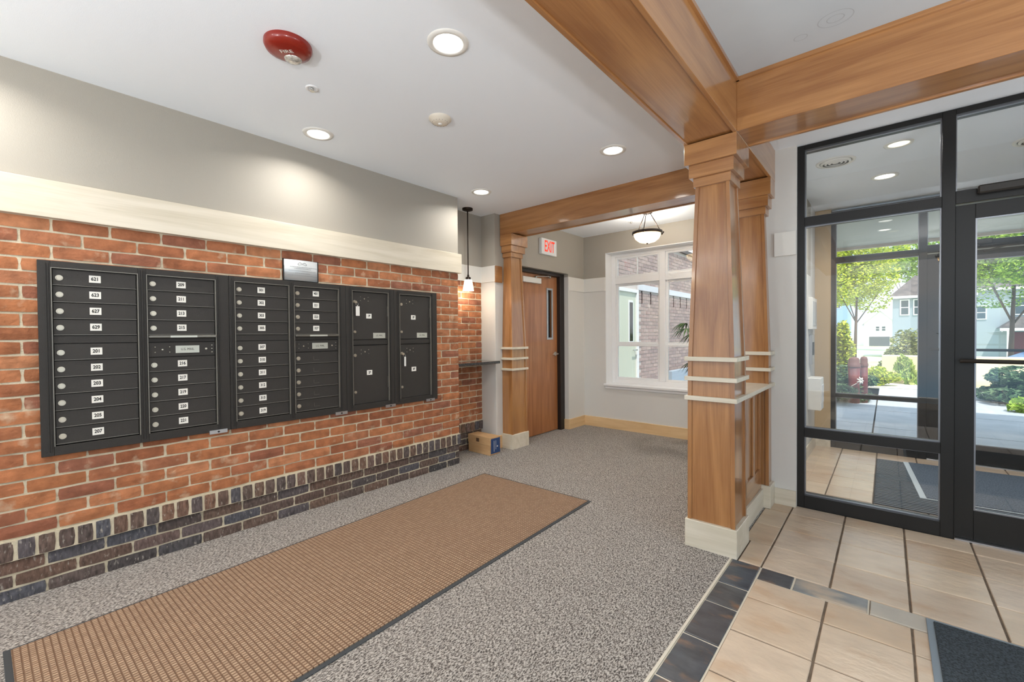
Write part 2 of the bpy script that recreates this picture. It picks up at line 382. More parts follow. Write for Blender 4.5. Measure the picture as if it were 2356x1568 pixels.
# --- ceilings
b = nb(); bx(b, -4.2, -.95, -3.2, 5.9, CZ, 3.0); bx(b, -.95, 2.3, 3.04, 6.4, CZ, 3.0)
struct(obj('ceiling', b, M['ceil']))
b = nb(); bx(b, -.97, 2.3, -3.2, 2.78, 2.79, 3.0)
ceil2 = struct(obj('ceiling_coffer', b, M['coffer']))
# water marks on the coffer paint: faint rings and dabs
M['stain'] = simple('faint_water_mark', (174, 179, 184), .8)
b = nb()
for cx, cy, rr in ((-.187, 2.55, .07), (-.187, 2.55, .035), (-.02, 2.3, .035), (-.33, 2.6, .03)):
    n = 28; A = []; B = []
    for i in range(n):
        a = 2*math.pi*i/n; A.append(b.verts.new((cx+rr*math.cos(a), cy+rr*.85*math.sin(a), 2.7895))); B.append(b.verts.new((cx+(rr-.004)*math.cos(a), cy+(rr-.004)*.85*math.sin(a), 2.7895)))
    for i in range(n): b.faces.new((A[i], A[(i+1) % n], B[(i+1) % n], B[i]))
obj('water_mark', b, M['stain'], ceil2)

# --- walls
MOR = .006   # mortar face is behind the brick faces
b = nb(); bx(b, -3.9, XW-MOR, -.6, 3.034, .212, 1.96); bx(b, -3.9, XW-.021, -.6, 3.04, 0, .212); bx(b, -3.9, XW+.003, -.6, 3.045, .212, .318)
wl = struct(obj('wall_left', b, M['mortar']))
sbox('wall_left_upper', -3.9, XW-.002, -3.2, 3.04, 1.96, CZ, M['taupe'])
sbox('wall_left_near', -3.9, XW-.004, -3.2, -.6, 0, 1.96, M['grey'])
t = box('trim_1', XW-.01, XW+.03, -3.2, 3.062, 1.958, 2.152, M['wash_y'], bevel=.002); struct(t)
# recess: back wall, side wall, pier
b = nb(); bx(b, -3.95, -3.66-MOR, 3.0, 3.72, .212, 1.95); bx(b, -3.95, -3.681, 3.0, 3.72, 0, .212)
wr = struct(obj('wall_recess', b, M['mortar']))
sbox('wall_recess_upper', -3.95, -3.66, 3.0, 3.72, 1.95, CZ, M['taupe'])
sbox('trim_2', -3.67, -3.652, 3.04, 3.71, 1.945, 2.13, M['band'])
b = nb(); bx(b, -3.95, -3.44, 3.71, 4.08, 0, 1.95)
struct(obj('wall_pier', b, M['grey']))
sbox('wall_pier_upper', -3.95, -3.441, 3.711, 4.08, 1.95, CZ, M['taupe'])
sbox('trim_3', -3.66, -3.436, 3.702, 3.712, 1.945, 2.13, M['band'])
sbox('trim_4', -3.441, -3.424, 3.704, 3.82, 1.935, 2.125, M['wood_y'])
# hall wall with door alcove
AZ = 2.162
b = nb(); bx(b, -4.1, -3.36, 4.08, 5.53, AZ, CZ); struct(obj('wall_hall_upper', b, M['taupe']))
b = nb(); bx(b, -4.1, -3.44, 4.05, 4.12, 0, AZ); bx(b, -4.1, -3.36, 5.115, 5.53, 0, AZ-.04); struct(obj('wall_hall', b, M['grey']))
sbox('wall_hall_strip', -4.1, -3.361, 5.116, 5.53, AZ-.04, AZ, M['taupe'])
sbox('trim_5', -3.37, -3.352, 5.11, 5.53, 1.935, 2.125, M['band'])
# back wall with window opening
WX0, WX1, WZ0, WZ1, YB = -3.01, -1.40, .61, 2.462, 5.53
b = nb(); bx(b, -4.1, WX0, YB, 5.80, 0, 1.94); bx(b, WX1, -.64, YB, 5.80, 0, 1.94); bx(b, WX0, WX1, YB, 5.80, 0, WZ0)
struct(obj('wall_back', b, M['grey']))
b = nb(); bx(b, -4.1, WX0, YB, 5.80, 1.94, CZ); bx(b, WX1, -.64, YB, 5.80, 1.94, CZ); bx(b, WX0, WX1, YB, 5.80, WZ1, CZ)
struct(obj('wall_back_upper', b, M['taupe']))
b = nb(); bx(b, -3.36, WX0, YB-.012, YB+.01, 1.935, 2.125); bx(b, WX1, -.96, YB-.012, YB+.01, 1.935, 2.125); struct(obj('trim_6', b, M['band']))
# wall between lounge and vestibule
sbox('wall_vestibule_left', -.93, -.642, 4.04, 6.34, 0, CZ, M['grey'])
sbox('wall_vestibule_pier', -.641, -.49, 6.19, 6.34, 0, CZ, M['tan'])
sbox('wall_front', -.93, -.518, 3.90, 4.04, 0, CZ, M['grey'])
sbox('trim_7', -.66, -.519, 3.872, 3.902, 1.912, 2.09, M['band'])
sbox('wall_vestibule_right', 1.95, 2.2, 4.04, 6.34, 0, CZ, M['grey'])
# unseen sides of the lobby, with large window openings added to light it
b = nb(); bx(b, 2.2, 2.4, -3.2, 6.34, 0, .08); bx(b, 2.2, 2.4, -3.2, 6.34, 2.68, 3.0)
for y0, y1 in ((-3.2, -3.0), (-.1, 0), (3.0, 6.34)): bx(b, 2.2, 2.4, y0, y1, .08, 2.68)
struct(obj('wall_right', b, M['grey']))
b = nb(); bx(b, -4.0, 2.4, -3.4, -3.2, 0, .08); bx(b, -4.0, 2.4, -3.4, -3.2, 2.68, 3.0)
for x0, x1 in ((-4.0, -3.2), (-.9, -.8), (2.1, 2.4)): bx(b, x0, x1, -3.4, -3.2, .08, 2.68)
struct(obj('wall_rear', b, M['grey']))
# baseboards
sbox('baseboard_back', -3.36, -.96, YB-.014, YB+.002, 0, .142, M['base_x'], bevel=.002)
sbox('baseboard_left', -3.362, -3.346, 5.118, YB, 0, .142, M['base_y'])
sbox('baseboard_return', -3.44, -3.346, 5.10, 5.117, 0, .142, M['base_x'])
sbox('baseboard_pier', -3.44, -3.424, 3.70, 3.82, 0, .15, M['base_y'])
sbox('baseboard_recess', -3.66, -3.43, 3.694, 3.712, 0, .15, M['base_x'])
sbox('baseboard_front', -.659, -.519, 3.886, 3.902, 0, .124, M['wash_x'])
b = nb(); bx(b, -.643, -.628, 4.04, 6.19, 0, .13); bx(b, -.643, -.49, 6.176, 6.192, 0, .13); struct(obj('baseboard_vestibule', b, M['wash_y']))

# --- bricks
def brick_mesh(L, Hh, mat, seed, D=.05, rough=.0022):
    """front face points to +x, centre of the front face at the origin"""
    rnd = random.Random(seed); b = nb(); ny, nz = 5, 3
    g = [[None]*nz for _ in range(ny)]
    for i in range(ny):
        for j in range(nz):
            y = (i/(ny-1)-.5)*L; z = (j/(nz-1)-.5)*Hh
            ed = (i in (0, ny-1)) or (j in (0, nz-1)); co = (i in (0, ny-1)) and (j in (0, nz-1))
            x = rnd.uniform(-rough*.4, rough*.6) - (.0022 if ed else 0) - (.002 if co else 0)
            y += rnd.uniform(-.0014, .0014); z += rnd.uniform(-.0011, .0011)
            if co: y *= 1-.0022/(L/2); z *= 1-.0016/(Hh/2)
            g[i][j] = b.verts.new((x, y, z))
    for i in range(ny-1):
        for j in range(nz-1): b.faces.new((g[i][j], g[i+1][j], g[i+1][j+1], g[i][j+1]))
    per = [g[i][0] for i in range(ny)]+[g[ny-1][j] for j in range(1, nz)]+[g[i][nz-1] for i in range(ny-2, -1, -1)]+[g[0][j] for j in range(nz-2, 0, -1)]
    bk = [b.verts.new((-D, v.co.y*1.01, v.co.z*1.02)) for v in per]
    for i in range(len(per)):
        j = (i+1) % len(per); b.faces.new((per[j], per[i], bk[i], bk[j]))
    bmesh.ops.recalc_face_normals(b, faces=b.faces)
    me = bpy.data.meshes.new('brick'); b.to_mesh(me); b.free(); me.materials.append(mat); return me
bcache = {}
def put_brick(parent, x, y0, y1, z, hh, mat, dark=False):
    L = y1-y0-.011
    if L < .012: return
    q = round(L/.004)*.004; k = (q, round(hh, 3), mat.name, random.randrange(5))
    if k not in bcache: bcache[k] = brick_mesh(q, hh, mat, len(bcache), rough=.003 if dark else .0022)
    place('brick', bcache[k], parent, (x+random.uniform(-.0015, .0025), (y0+y1)/2+random.uniform(-.0015, .0015), z+random.uniform(-.001, .001)))
PIT = .0712; BL = .2295
MBY0, MBY1, MBZ0, MBZ1 = .115, 2.73, .715, 1.735
def courses(parent, x, ya, yb_, ztop, hole=True, z0=.322, phase=(.17, .057)):
    n = int((ztop-z0)/PIT)+1
    for c in range(n):
        zc = z0+PIT*(c+.5)
        if zc-PIT/2 > ztop-.01: break
        ph = phase[0] if c % 2 == 0 else phase[1]
        y = ph-BL*20
        while y < yb_:
            a, e = max(y, ya), min(y+BL, yb_)
            if e-a > .02:
                segs = [(a, e)]
                if hole and zc-PIT/2 > MBZ0-.006 and zc+PIT/2 < MBZ1+.006:
                    segs = []
                    if a < MBY0: segs.append((a, min(e, MBY0+.012)))
                    if e > MBY1: segs.append((max(a, MBY1-.012), e))
                for s0, s1 in segs: put_brick(parent, x, s0, s1, zc, .0612, M['brick'])
            y += BL
def low_courses(parent, x, ya, yb_):
    for c, (zc, ph) in enumerate(((.034, .126), (.104, .243), (.174, .126))):
        y = ph-BL*20
        while y < yb_:
            a, e = max(y, ya), min(y+BL, yb_)
            if e-a > .02: put_brick(parent, x-.014, a, e, zc, .060, M['darkbrick'], True)
            y += BL
    y = .019-.0726*60
    while y < yb_:
        a, e = max(y, ya), min(y+.0726, yb_)
        if e-a > .02: put_brick(parent, x+.008, a, e, .2635, .096, M['darkbrick'], True)
        y += .0726
courses(wl, XW, -.30, 3.04, 1.957)
low_courses(wl, XW, -.30, 3.05)
courses(wr, -3.66, 3.04, 3.71, 1.95, hole=False)
low_courses(wr, -3.66, 3.04, 3.71)

# --- storefront frames (window_2 = side light, exterior window_3), built as metal frames with panes
def storefront(name, X0, X1, XM, XD, Y, zt, tr, lo, deep=.11):
    """side light between X0 and XM, door bay between XM and XD"""
    fr = bpy.data.objects.new(name, None); COL.objects.link(fr); fr.location = ((X0+XD)/2, Y, 0); struct(fr)
    y0, y1 = Y, Y+deep
    for nm, q in (('mullion', (X0, X0+.046, 0, zt)), ('head_rail', (X0+.046, XM, zt-.035, zt)), ('transom_rail', (X0+.046, XM, tr[0], tr[1])),
                  ('low_rail', (X0+.046, XM, lo[0], lo[1])), ('bottom_rail', (X0+.046, XM, 0, .095)), ('mullion', (XM, XM+.062, 0, zt)),
                  ('head_rail', (XM+.062, XD, zt-.035, zt)), ('door_header', (XM+.062, XD, 2.13, 2.21)), ('mullion', (XD, XD+.062, 0, zt)),
                  ('bottom_rail', (XD+.062, 1.91, 0, .095)), ('head_rail', (XD+.062, 1.91, zt-.035, zt)), ('mullion', (1.91, 1.95, 0, zt))):
        box(nm, q[0], q[1], y0, y1, q[2], q[3], M['frame'], fr, bevel=.0015)
    yb2 = y0+.03
    for (a, c, d, e) in ((X0+.046, XM, .095, lo[0]), (X0+.046, XM, lo[1], tr[0]), (X0+.046, XM, tr[1], zt-.035), (XM+.062, XD, 2.21, zt-.035), (XD+.062, 1.91, .095, zt-.035)):
        g = nb(); bx(g, a, c, yb2+.012, yb2+.018, d, e); obj('glass_pane', g, M['glass'], fr)
        g = nb(); k = .007
        bx(g, a, a+k, yb2, yb2+.012, d, e); bx(g, c-k, c, yb2, yb2+.012, d, e); bx(g, a+k, c-k, yb2, yb2+.012, d, d+k); bx(g, a+k, c-k, yb2, yb2+.012, e-k, e)
        obj('glazing_bead', g, M['bead'], fr)
    return fr
storefront('window_2', -.518, 0, .265, 1.30, 3.93, 2.727, (2.125, 2.19), (.538, .606))
storefront('window_3', -.492, 0, .25, 1.30, 6.20, 2.70, (2.115, 2.178), (.585, .625))
def glass_door(name, X0, X1, Y, inside=True):
    d = struct(thing(name, 'x', 'x', ((X0+X1)/2, Y, 0))); del d['label']; del d['category']
    r = nb(); s = .088
    bx(r, X0, X0+s, Y+.02, Y+.065, .015, 2.12); bx(r, X1-s, X1, Y+.02, Y+.065, .015, 2.12)
    bx(r, X0+s, X1-s, Y+.02, Y+.065, 2.03, 2.12); bx(r, X0+s, X1-s, Y+.02, Y+.065, .015, .20)
    obj('door_leaf', r, M['frame'], d, bevel=.0015)
    g = nb(); bx(g, X0+s, X1-s, Y+.04, Y+.046, .20, 2.03); obj('glass_pane', g, M['glass'], d)
    g = nb(); k = .008; a, c, e, f = X0+s, X1-s, .20, 2.03; y0 = Y+.026
    bx(g, a, a+k, y0, y0+.014, e, f); bx(g, c-k, c, y0, y0+.014, e, f); bx(g, a+k, c-k, y0, y0+.014, e, e+k); bx(g, a+k, c-k, y0, y0+.014, f-k, f)
    obj('glazing_bead', g, M['bead'], d)
    h = nb(); z = 1.142
    cyl(h, (X0+.02, Y-.035, z), (X1-.04, Y-.035, z), .013, n=12)
    for xx_ in (X0+.045, X1-.06): cyl(h, (xx_, Y-.035, z), (xx_, Y+.025, z), .009, n=10)
    obj('push_bar', h, M['darkmetal'], d)
    q = nb(); bx(q, X0, X1, Y-.01, Y+.10, 0, .012); obj('threshold', q, M['alu'], d, bevel=.003)
    h = nb(); bx(h, X0+.09, X0+.45, Y-.055, Y-.001, 2.165, 2.215); obj('door_closer', h, M['darkmetal'], d, bevel=.008)
    h = nb(); cyl(h, (X0+.36, Y-.03, 2.163), (X0+.36, Y-.03, 2.145), .014); cyl(h, (X0+.36, Y-.03, 2.15), (X0+.62, Y-.10, 2.15), .008); cyl(h, (X0+.62, Y-.10, 2.15), (X0+.4, Y+.02, 2.10), .008)
    obj('closer_arm', h, M['darkmetal'], d)
    return d
glass_door('door_1', .328, 1.295, 3.93)
glass_door('door_2', .3125, 1.295, 6.20)

# --- back window
fr = nb(); y0, y1 = 5.70, 5.79
XL, XR, XC = WX0+.07, WX1-.07, -2.262
b = nb()
bx(b, WX0, WX0+.008, YB, y1, WZ0, WZ1); bx(b, WX1-.008, WX1, YB, y1, WZ0, WZ1); bx(b, WX0, WX1, YB, y1, WZ1-.008, WZ1)
w1 = struct(obj('window_1', b, M['white'], loc=((WX0+WX1)/2, YB, WZ0)))
b = nb(); bx(b, WX0-.02, WX1+.02, YB-.035, y1, WZ0-.012, WZ0+.018); bx(b, WX0-.01, WX1+.01, YB-.012, YB+.0, WZ0-.05, WZ0-.012); obj('window_sill', b, M['white'], w1, bevel=.004)
b = nb(); bx(b, WX0+.008, WX0+.065, y0, y1, WZ0+.018, WZ1-.008); bx(b, WX1-.065, WX1-.008, y0, y1, WZ0+.018, WZ1-.008)
bx(b, WX0+.065, WX1-.065, y0, y1, WZ1-.05, WZ1-.008); bx(b, WX0+.065, WX1-.065, y0, y1, WZ0+.018, WZ0+.075)
bx(b, XC-.04, XC+.04, y0-.005, y1, WZ0+.075, WZ1-.05)
for a, c in ((WX0+.065, XC-.04), (XC+.04, WX1-.065)): bx(b, a, c, y0, y1, 2.033, 2.122)
obj('window_frame', b, M['white'], w1, bevel=.003)
for a, c in ((WX0+.065, XC-.04), (XC+.04, WX1-.065)):
    for e, f, nm in ((WZ0+.075, 1.182, 'lower_sash'), (1.182, 2.033, 'upper_sash'), (2.122, WZ1-.05, 'transom_sash')):
        k = .03; s = nb(); ya = y0+.012+(0.02 if nm == 'upper_sash' else 0)
        bx(s, a, a+k, ya, ya+.03, e, f); bx(s, c-k, c, ya, ya+.03, e, f); bx(s, a+k, c-k, ya, ya+.03, e, e+k); bx(s, a+k, c-k, ya, ya+.03, f-k, f)
        if nm == 'transom_sash' and a < -2.5: bx(s, (a+c)/2-.008, (a+c)/2+.008, ya+.002, ya+.025, e+k, f-k)
        so = obj(nm, s, M['white'], w1, bevel=.002)
        g = nb(); bx(g, a+k, c-k, ya+.012, ya+.017, e+k, f-k); obj('glass_pane', g, M['glass'], so)

# --- hall door
DY0, DY1, DX = 4.12, 5.012, -3.50
d3 = struct(thing('door_3', 'x', 'x', (DX, (DY0+DY1)/2, 0))); del d3['label']; del d3['category']
b = nb(); bx(b, -3.56, -3.425, DY1, 5.114, 0, 2.16); bx(b, -3.56, -3.425, DY0-.01, DY1, 2.115, 2.16); bx(b, -3.56, -3.425, 4.08, DY0, 0, 2.115)
obj('door_frame', b, simple('dark_brown_frame', (44, 36, 32), .4, .2), d3, bevel=.003)
b = nb()  # leaf with a narrow light cut out
LY0, LY1, LZ0, LZ1 = 4.785, 4.88, 1.28, 1.93
bx(b, DX-.02, DX+.022, DY0, LY0, .012, 2.113); bx(b, DX-.02, DX+.022, LY1, DY1-.003, .012, 2.113)
bx(b, DX-.02, DX+.022, LY0, LY1, .012, LZ0); bx(b, DX-.02, DX+.022, LY0, LY1, LZ1, 2.113)
bmesh.ops.remove_doubles(b, verts=b.verts, dist=1e-5)
obj('door_leaf', b, M['doorwood'], d3)
b = nb(); k = .022; f = DX+.022
for a_, c_, e_, g_ in ((LY0-k, LY0+.004, LZ0-k, LZ1+k), (LY1-.004, LY1+k, LZ0-k, LZ1+k), (LY0, LY1, LZ0-k, LZ0+.004), (LY0, LY1, LZ1-.004, LZ1+k)): bx(b, f-.002, f+.008, a_, c_, e_, g_)
lf = obj('vision_frame', b, M['alu'], d3)
b = nb(); bx(b, DX-.003, DX+.003, LY0, LY1, LZ0, LZ1); obj('glass_pane', b, M['glass2'], lf)
b = nb(); cyl(b, (f, 4.955, 1.06), (f+.012, 4.955, 1.06), .028, n=20); cyl(b, (f+.012, 4.955, 1.06), (f+.05, 4.955, 1.06), .011, n=12)
cyl(b, (f+.046, 4.965, 1.06), (f+.046, 4.85, 1.058), .0105, .008, n=12); obj('lever_handle', b, M['steel'], d3)
b = nb(); bx(b, f, f+.045, 4.22, 4.60, 1.99, 2.06); cl = obj('door_closer', b, M['plastic'], d3, bevel=.004)
b = nb(); cyl(b, (f+.03, 4.50, 2.06), (f+.03, 4.50, 2.085), .014); cyl(b, (f+.03, 4.50, 2.08), (f+.10, 4.68, 2.09), .007, n=8); cyl(b, (f+.10, 4.68, 2.09), (f+.035, 4.80, 2.09), .007, n=8); cyl(b, (f+.035, 4.8, 2.08), (f+.035, 4.8, 2.11), .014)
obj('closer_arm', b, M['steel'], cl)
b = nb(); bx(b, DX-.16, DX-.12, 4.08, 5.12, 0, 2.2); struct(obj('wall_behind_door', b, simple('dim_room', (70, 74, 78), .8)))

# ================================================================== TIMBER COLUMNS, BEAMS, HALF WALL
def column(label, cx, cy, xmin=None):
    t = thing('timber_column', label, 'column', (cx, cy, 0), 'tapered timber columns')
    def rect(h): 
        return [max(cx-h, xmin) if xmin is not None else cx-h, cx+h, cy-h, cy+h]
    def rb(nm, h, z0, z1, mat, bev=.0015):
        q = rect(h); bb = nb(); bx(bb, *q, z0, z1); return obj(nm, bb, mat, t, bevel=bev)
    rb('plinth', .15, 0, .17, M['wash_x'], .003)
    def shaft(nm, h0, z0, h1, z1, s0, s1):
        a, c = rect(h0-.010), rect(h1-.010); bb = nb(); frustum(bb, a, z0, c, z1); core = obj(nm, bb, M['wood_z'], t)
        A, Cc = rect(h0), rect(h1)
        for ix in (0, 1):
            for iy in (0, 1):
                if xmin is not None and ix == 0: continue
                def sq(q, s):
                    x = q[ix]; y = q[2+iy]
                    return [min(x, x+(s if ix == 0 else -s)), max(x, x+(s if ix == 0 else -s)), min(y, y+(s if iy == 0 else -s)), max(y, y+(s if iy == 0 else -s))]
                bb = nb(); frustum(bb, sq(A, s0), z0, sq(Cc, s1), z1); obj('corner_post', bb, M['wood_z'], core, bevel=.001)
    shaft('lower_shaft', .137, .17, .134, 1.17, .024, .024)
    shaft('upper_shaft', .133, 1.17, .097, 2.24, .024, .02)
    if xmin is None: rb('band', .15, .915, .942, M['wash_x'])
    else: rb('band', .15, .912, .937, M['wash_x'])
    rb('band', .15, 1.036, 1.062, M['wash_x']); rb('band', .15, 1.158, 1.184, M['wash_x'])
    rb('capital_block', .108, 2.232, 2.286, M['wood_x']); rb('capital_block', .128, 2.286, 2.364, M['wood_x']); rb('capital_block', .149, 2.364, 2.49, M['wood_x'])
    return t
column('tapered cherry-stained column standing on a tall white plinth nearest the tiled floor', -.81, 2.917)
column('tapered cherry-stained column half hidden behind the front one, against the entrance wall', -.81, 3.885)
column('tapered cherry-stained column built against the left wall beside the wooden door', -3.41, 3.945, xmin=-3.435)
def beam(label, x0, x1, y0, y1, z0, z1, ax_, mould=None):
    t = thing('timber_beam', label, 'beam', ((x0+x1)/2, (y0+y1)/2, z0), 'timber ceiling beams')
    s = .022; mt = M['wood_'+ax_]
    b = nb()
    if ax_ == 'y': bx(b, x0, x0+s, y0, y1, z0, z1)
    else: bx(b, x0, x1, y0, y0+s, z0, z1)
    obj('side_board', b, mt, t, bevel=.0015)
    b = nb()
    if ax_ == 'y': bx(b, x1-s, x1, y0, y1, z0, z1)
    else: bx(b, x0, x1, y1-s, y1, z0, z1)
    obj('side_board', b, mt, t, bevel=.0015)
    b = nb()
    if ax_ == 'y': bx(b, x0+s, x1-s, y0, y1, z0+.008, z0+.03)
    else: bx(b, x0, x1, y0+s, y1-s, z0+.008, z0+.03)
    obj('soffit_board', b, mt, t)
    for mm in (mould or []):
        b = nb(); bx(b, *mm); obj('cove_moulding', b, mt, t)
beam('long timber beam running toward the viewer along the white ceiling edge', -.96, -.66, -3.2, 4.03, 2.49, 2.79, 'y', [(-.66, -.645, -3.2, 2.765, 2.768, 2.79)])
beam('timber beam crossing above the glass entrance from the front column', -.66, 2.2, 2.768, 3.06, 2.49, 2.79, 'x', [(-.66, 2.2, 2.753, 2.768, 2.768, 2.79)])
beam('timber beam spanning the opening to the window alcove, from left wall to columns', -3.435, -.96, 3.795, 4.07, 2.49, 2.73, 'x')
# half wall
hw = thing('half_wall', 'low panelled timber half wall with whitewashed cap between two columns', 'half wall', (-.81, 3.4, 0))
box('core', -.885, -.735, 3.067, 3.735, .0, .915, M['wood_z'], hw)
box('cap_shelf', -.96, -.66, 3.068, 3.734, .915, .942, M['wash_y'], hw, bevel=.002)
for xs_, nm in ((-.735, 1), (-.885, -1)):
    x0, x1 = (xs_, xs_+.014) if nm > 0 else (xs_-.014, xs_)
    for y0, y1 in ((3.067, 3.115), (3.26, 3.31), (3.475, 3.525), (3.68, 3.735)): box('stile', x0, x1, y0, y1, .30, .87, M['wood_z'], hw, bevel=.002)
    box('bottom_rail', x0, x1, 3.067, 3.735, .145, .30, M['wood_y'], hw, bevel=.002); box('top_rail', x0, x1, 3.067, 3.735, .87, .915, M['wood_y'], hw)
    x0, x1 = (xs_, xs_+.028) if nm > 0 else (xs_-.028, xs_)
    box('skirting_board', x0, x1, 3.067, 3.735, 0, .145, M['wash_y'], hw, bevel=.002)

# ================================================================== MAILBOXES
FX = XW+.028     # front of the surround
DXF = FX-.012    # face of the doors
def lock(parent, y, z, r=.0125, x=DXF):
    b = nb(); cyl(b, (x-.001, y, z), (x+.008, y, z), r, r*.86, n=14); bx(b, x+.008, x+.0088, y-.0012, y+.0012, z-.005, z+.005)
    cyl(b, (x, y, z), (x+.003, y, z), r*1.18, n=16)
    return obj('lock', b, M['lock'], parent, bevel=0)
def label_plate(parent, y0, y1, z0, z1, txt, size, x=DXF, mat=None, sx=.8, name='number_label', bold=.03):
    b = nb(); bx(b, x, x+.0012, y0, y1, z0, z1)
    if txt: add_text(b, txt, size, wallmat(x+.0018, (y0+y1)/2, (z0+z1)/2), 1, bold, sx)
    me_o = obj(name, b, [mat or M['label'], M['ink']], parent); return me_o
def mdoor(parent, y0, y1, z0, z1, txt, ghost=False):
    b = nb(); bx(b, DXF-.012, DXF, y0+.002, y1-.002, z0+.0025, z1-.0025)
    bx(b, DXF-.004, DXF+.006, y0+.001, y1-.001, z0+.0008, z0+.0044, 1)    # lower lip, in a paler highlight tone
    d = obj('mail_door', b, [M['boxdoor'], M['boxlip']], parent, bevel=.0008)
    lock(d, y0+.026, (z0+z1)/2-.003)
    zc = (z0+z1)/2+.001
    if txt: label_plate(d, y0+.14, y0+.187, zc-.0195, zc+.0195, txt, .026)
    if ghost:
        b = nb(); a = y0+.14; bx(b, DXF, DXF+.0005, a, a+.042, zc-.02, zc-.0185); bx(b, DXF, DXF+.0005, a, a+.0012, zc-.018, zc+.008); obj('label_residue', b, M['boxedge'], d)
    return d
ZA = [1.696, 1.608, 1.520, 1.432, 1.345]; ZB = [1.301, 1.212, 1.124, 1.035, .946, .857, .769]
def surround(root, y0, y1, openings):
    """frame plate with raised edges around the openings"""
    b = nb(); ys = [y0]+[v for o in openings for v in (o[0]-.006, o[1]+.006)]+[y1]
    for i in range(0, len(ys), 2): bx(b, XW-.004, FX, ys[i], ys[i+1], MBZ0, MBZ1)
    for o in openings:
        bx(b, XW-.004, FX, o[0]-.006, o[1]+.006, ZA[0]+.005, MBZ1); bx(b, XW-.004, FX, o[0]-.006, o[1]+.006, MBZ0, ZB[-1]-.006)
        bx(b, XW-.004, DXF-.0125, o[0]-.006, o[1]+.006, ZB[-1]-.006, ZA[0]+.005)
    obj('surround', b, M['boxmetal'], root, bevel=.0012)
    for o in openings:
        b = nb()
        for e in (o[0]-.006, o[1]+.002): bx(b, DXF-.006, FX+.004, e, e+.004, ZB[-1]-.006, ZA[0]+.005)
        bx(b, DXF-.006, FX+.003, o[0]-.002, o[1]+.002, ZA[0]+.001, ZA[0]+.005)
        et = obj('edge_trim', b, M['boxlip'], root); et['kind'] = 'stuff'
        b = nb()
        for e in (o[0]-.017, o[0]-.026, o[1]+.012, o[1]+.021): bx(b, FX-.002, FX+.004, e, e+.004, MBZ0+.02, MBZ1-.012)
        obj('frame_rib', b, M['boxmetal'], root, bevel=.001)['kind'] = 'stuff'
def rivets(parent, y, z, dy=.035, dz=.016):
    b = nb()
    for sy in (-1, 1):
        for sz in (-1, 1): cyl(b, (DXF, y+sy*dy, z+sz*dz), (DXF+.003, y+sy*dy, z+sz*dz), .0035, .002, n=8)
    cyl(b, (DXF, y, z), (DXF+.004, y, z), .006, .004, n=10)
    obj('rivet_cluster', b, M['lock'], parent)['kind'] = 'stuff'
def column_a(root, y0, y1, top, bot):
    for i, tx in enumerate(top): mdoor(root, y0, y1, ZA[i+1], ZA[i], tx)
    box('blank_panel', DXF-.012, DXF-.002, y0, y1, ZB[0]+.002, ZA[-1]-.002, M['boxdoor'], root, bevel=.001)
    for i, tx in enumerate(bot): mdoor(root, y0, y1, ZB[i+1], ZB[i], tx)
def column_b(root, y0, y1, top, bot):
    for i, tx in enumerate(top): mdoor(root, y0, y1, ZA[i+1], ZA[i], tx)
    b = nb(); bx(b, DXF-.01, FX+.022, y0, y1, ZA[-1]-.018, ZA[-1]-.002); f = obj('mail_slot_flap', b, M['boxedge'], root, bevel=.003)
    b = nb(); bx(b, FX+.022, FX+.0228, y0+.10, y0+.235, ZA[-1]-.016, ZA[-1]-.004); obj('flap_label', b, M['greylabel'], f)
    box('blank_panel', DXF-.012, DXF-.002, y0, y1, ZB[0]+.002, ZA[-1]-.02, M['boxdoor'], root, bevel=.001)
    b = nb(); bx(b, DXF-.012, DXF, y0+.002, y1-.002, ZB[1]+.002, ZB[0]-.002); p = obj('outgoing_mail_panel', b, M['boxdoor'], root, bevel=.001)
    zc = (ZB[0]+ZB[1])/2
    label_plate(p, y0+.13, y0+.252, zc-.023, zc+.022, 'U.S. MAIL', .021, mat=M['greylabel'], name='mail_plate', bold=0.0)
    rivets(p, y0+.066, zc); b = nb(); cyl(b, (DXF, y1-.05, zc), (DXF+.004, y1-.05, zc), .006, n=10)
    for sz in (-1, 0, 1): cyl(b, (DXF, y1-.018, zc+sz*.022), (DXF+.003, y1-.018, zc+sz*.022), .003, n=8)
    obj('rivet_row', b, M['lock'], p)['kind'] = 'stuff'
    for i, tx in enumerate(bot): mdoor(root, y0, y1, ZB[i+2], ZB[i+1], tx, ghost=tx is None)
def parcel(root, y0, y1, z0, z1, num, mail, low_lock):
    b = nb(); bx(b, DXF-.012, DXF, y0+.002, y1-.002, z0+.003, z1-.003); d = obj('parcel_door', b, M['boxdoor'], root, bevel=.001)
    lock(d, y0+.022, z1-.082, .011); lock(d, y0+.022, low_lock, .010)
    rivets(d, y0+.112, z1-.055)
    zc = 1.495 if mail else 1.02
    label_plate(d, y0+.127, y0+.177, zc-.02, zc+.02, num, .028)
    if mail: label_plate(d, y0+.19, y0+.308, z0+.012, z0+.058, 'U.S. MAIL', .020, mat=M['greylabel'], name='mail_plate', bold=0.0)
    b = nb(); h0 = z0+.12 if not mail else z0+.2; bx(b, DXF-.002, DXF+.004, y1-.004, y1+.006, h0, h0+.09); obj('hinge', b, M['boxedge'], d)
G = 'wall mailbox units set in the brick'
u = thing('mailbox_unit', 'double-column mailbox unit at far left, boxes 201 to 221 and 621 to 629', 'mailbox', (XW, .54, MBZ0), G)
surround(u, MBY0, .972, [(.168, .506), (.555, .893)])
column_a(u, .168, .506, ['621', '623', '627', '629'], ['201', '202', '203', '204', '205', '207'])
column_b(u, .555, .893, ['209', '211', '213', '215'], ['216', '217', '219', '220', '221'])
u = thing('mailbox_unit', 'second double-column mailbox unit from the left, boxes numbered 301 to 319', 'mailbox', (XW, 1.39, MBZ0), G)
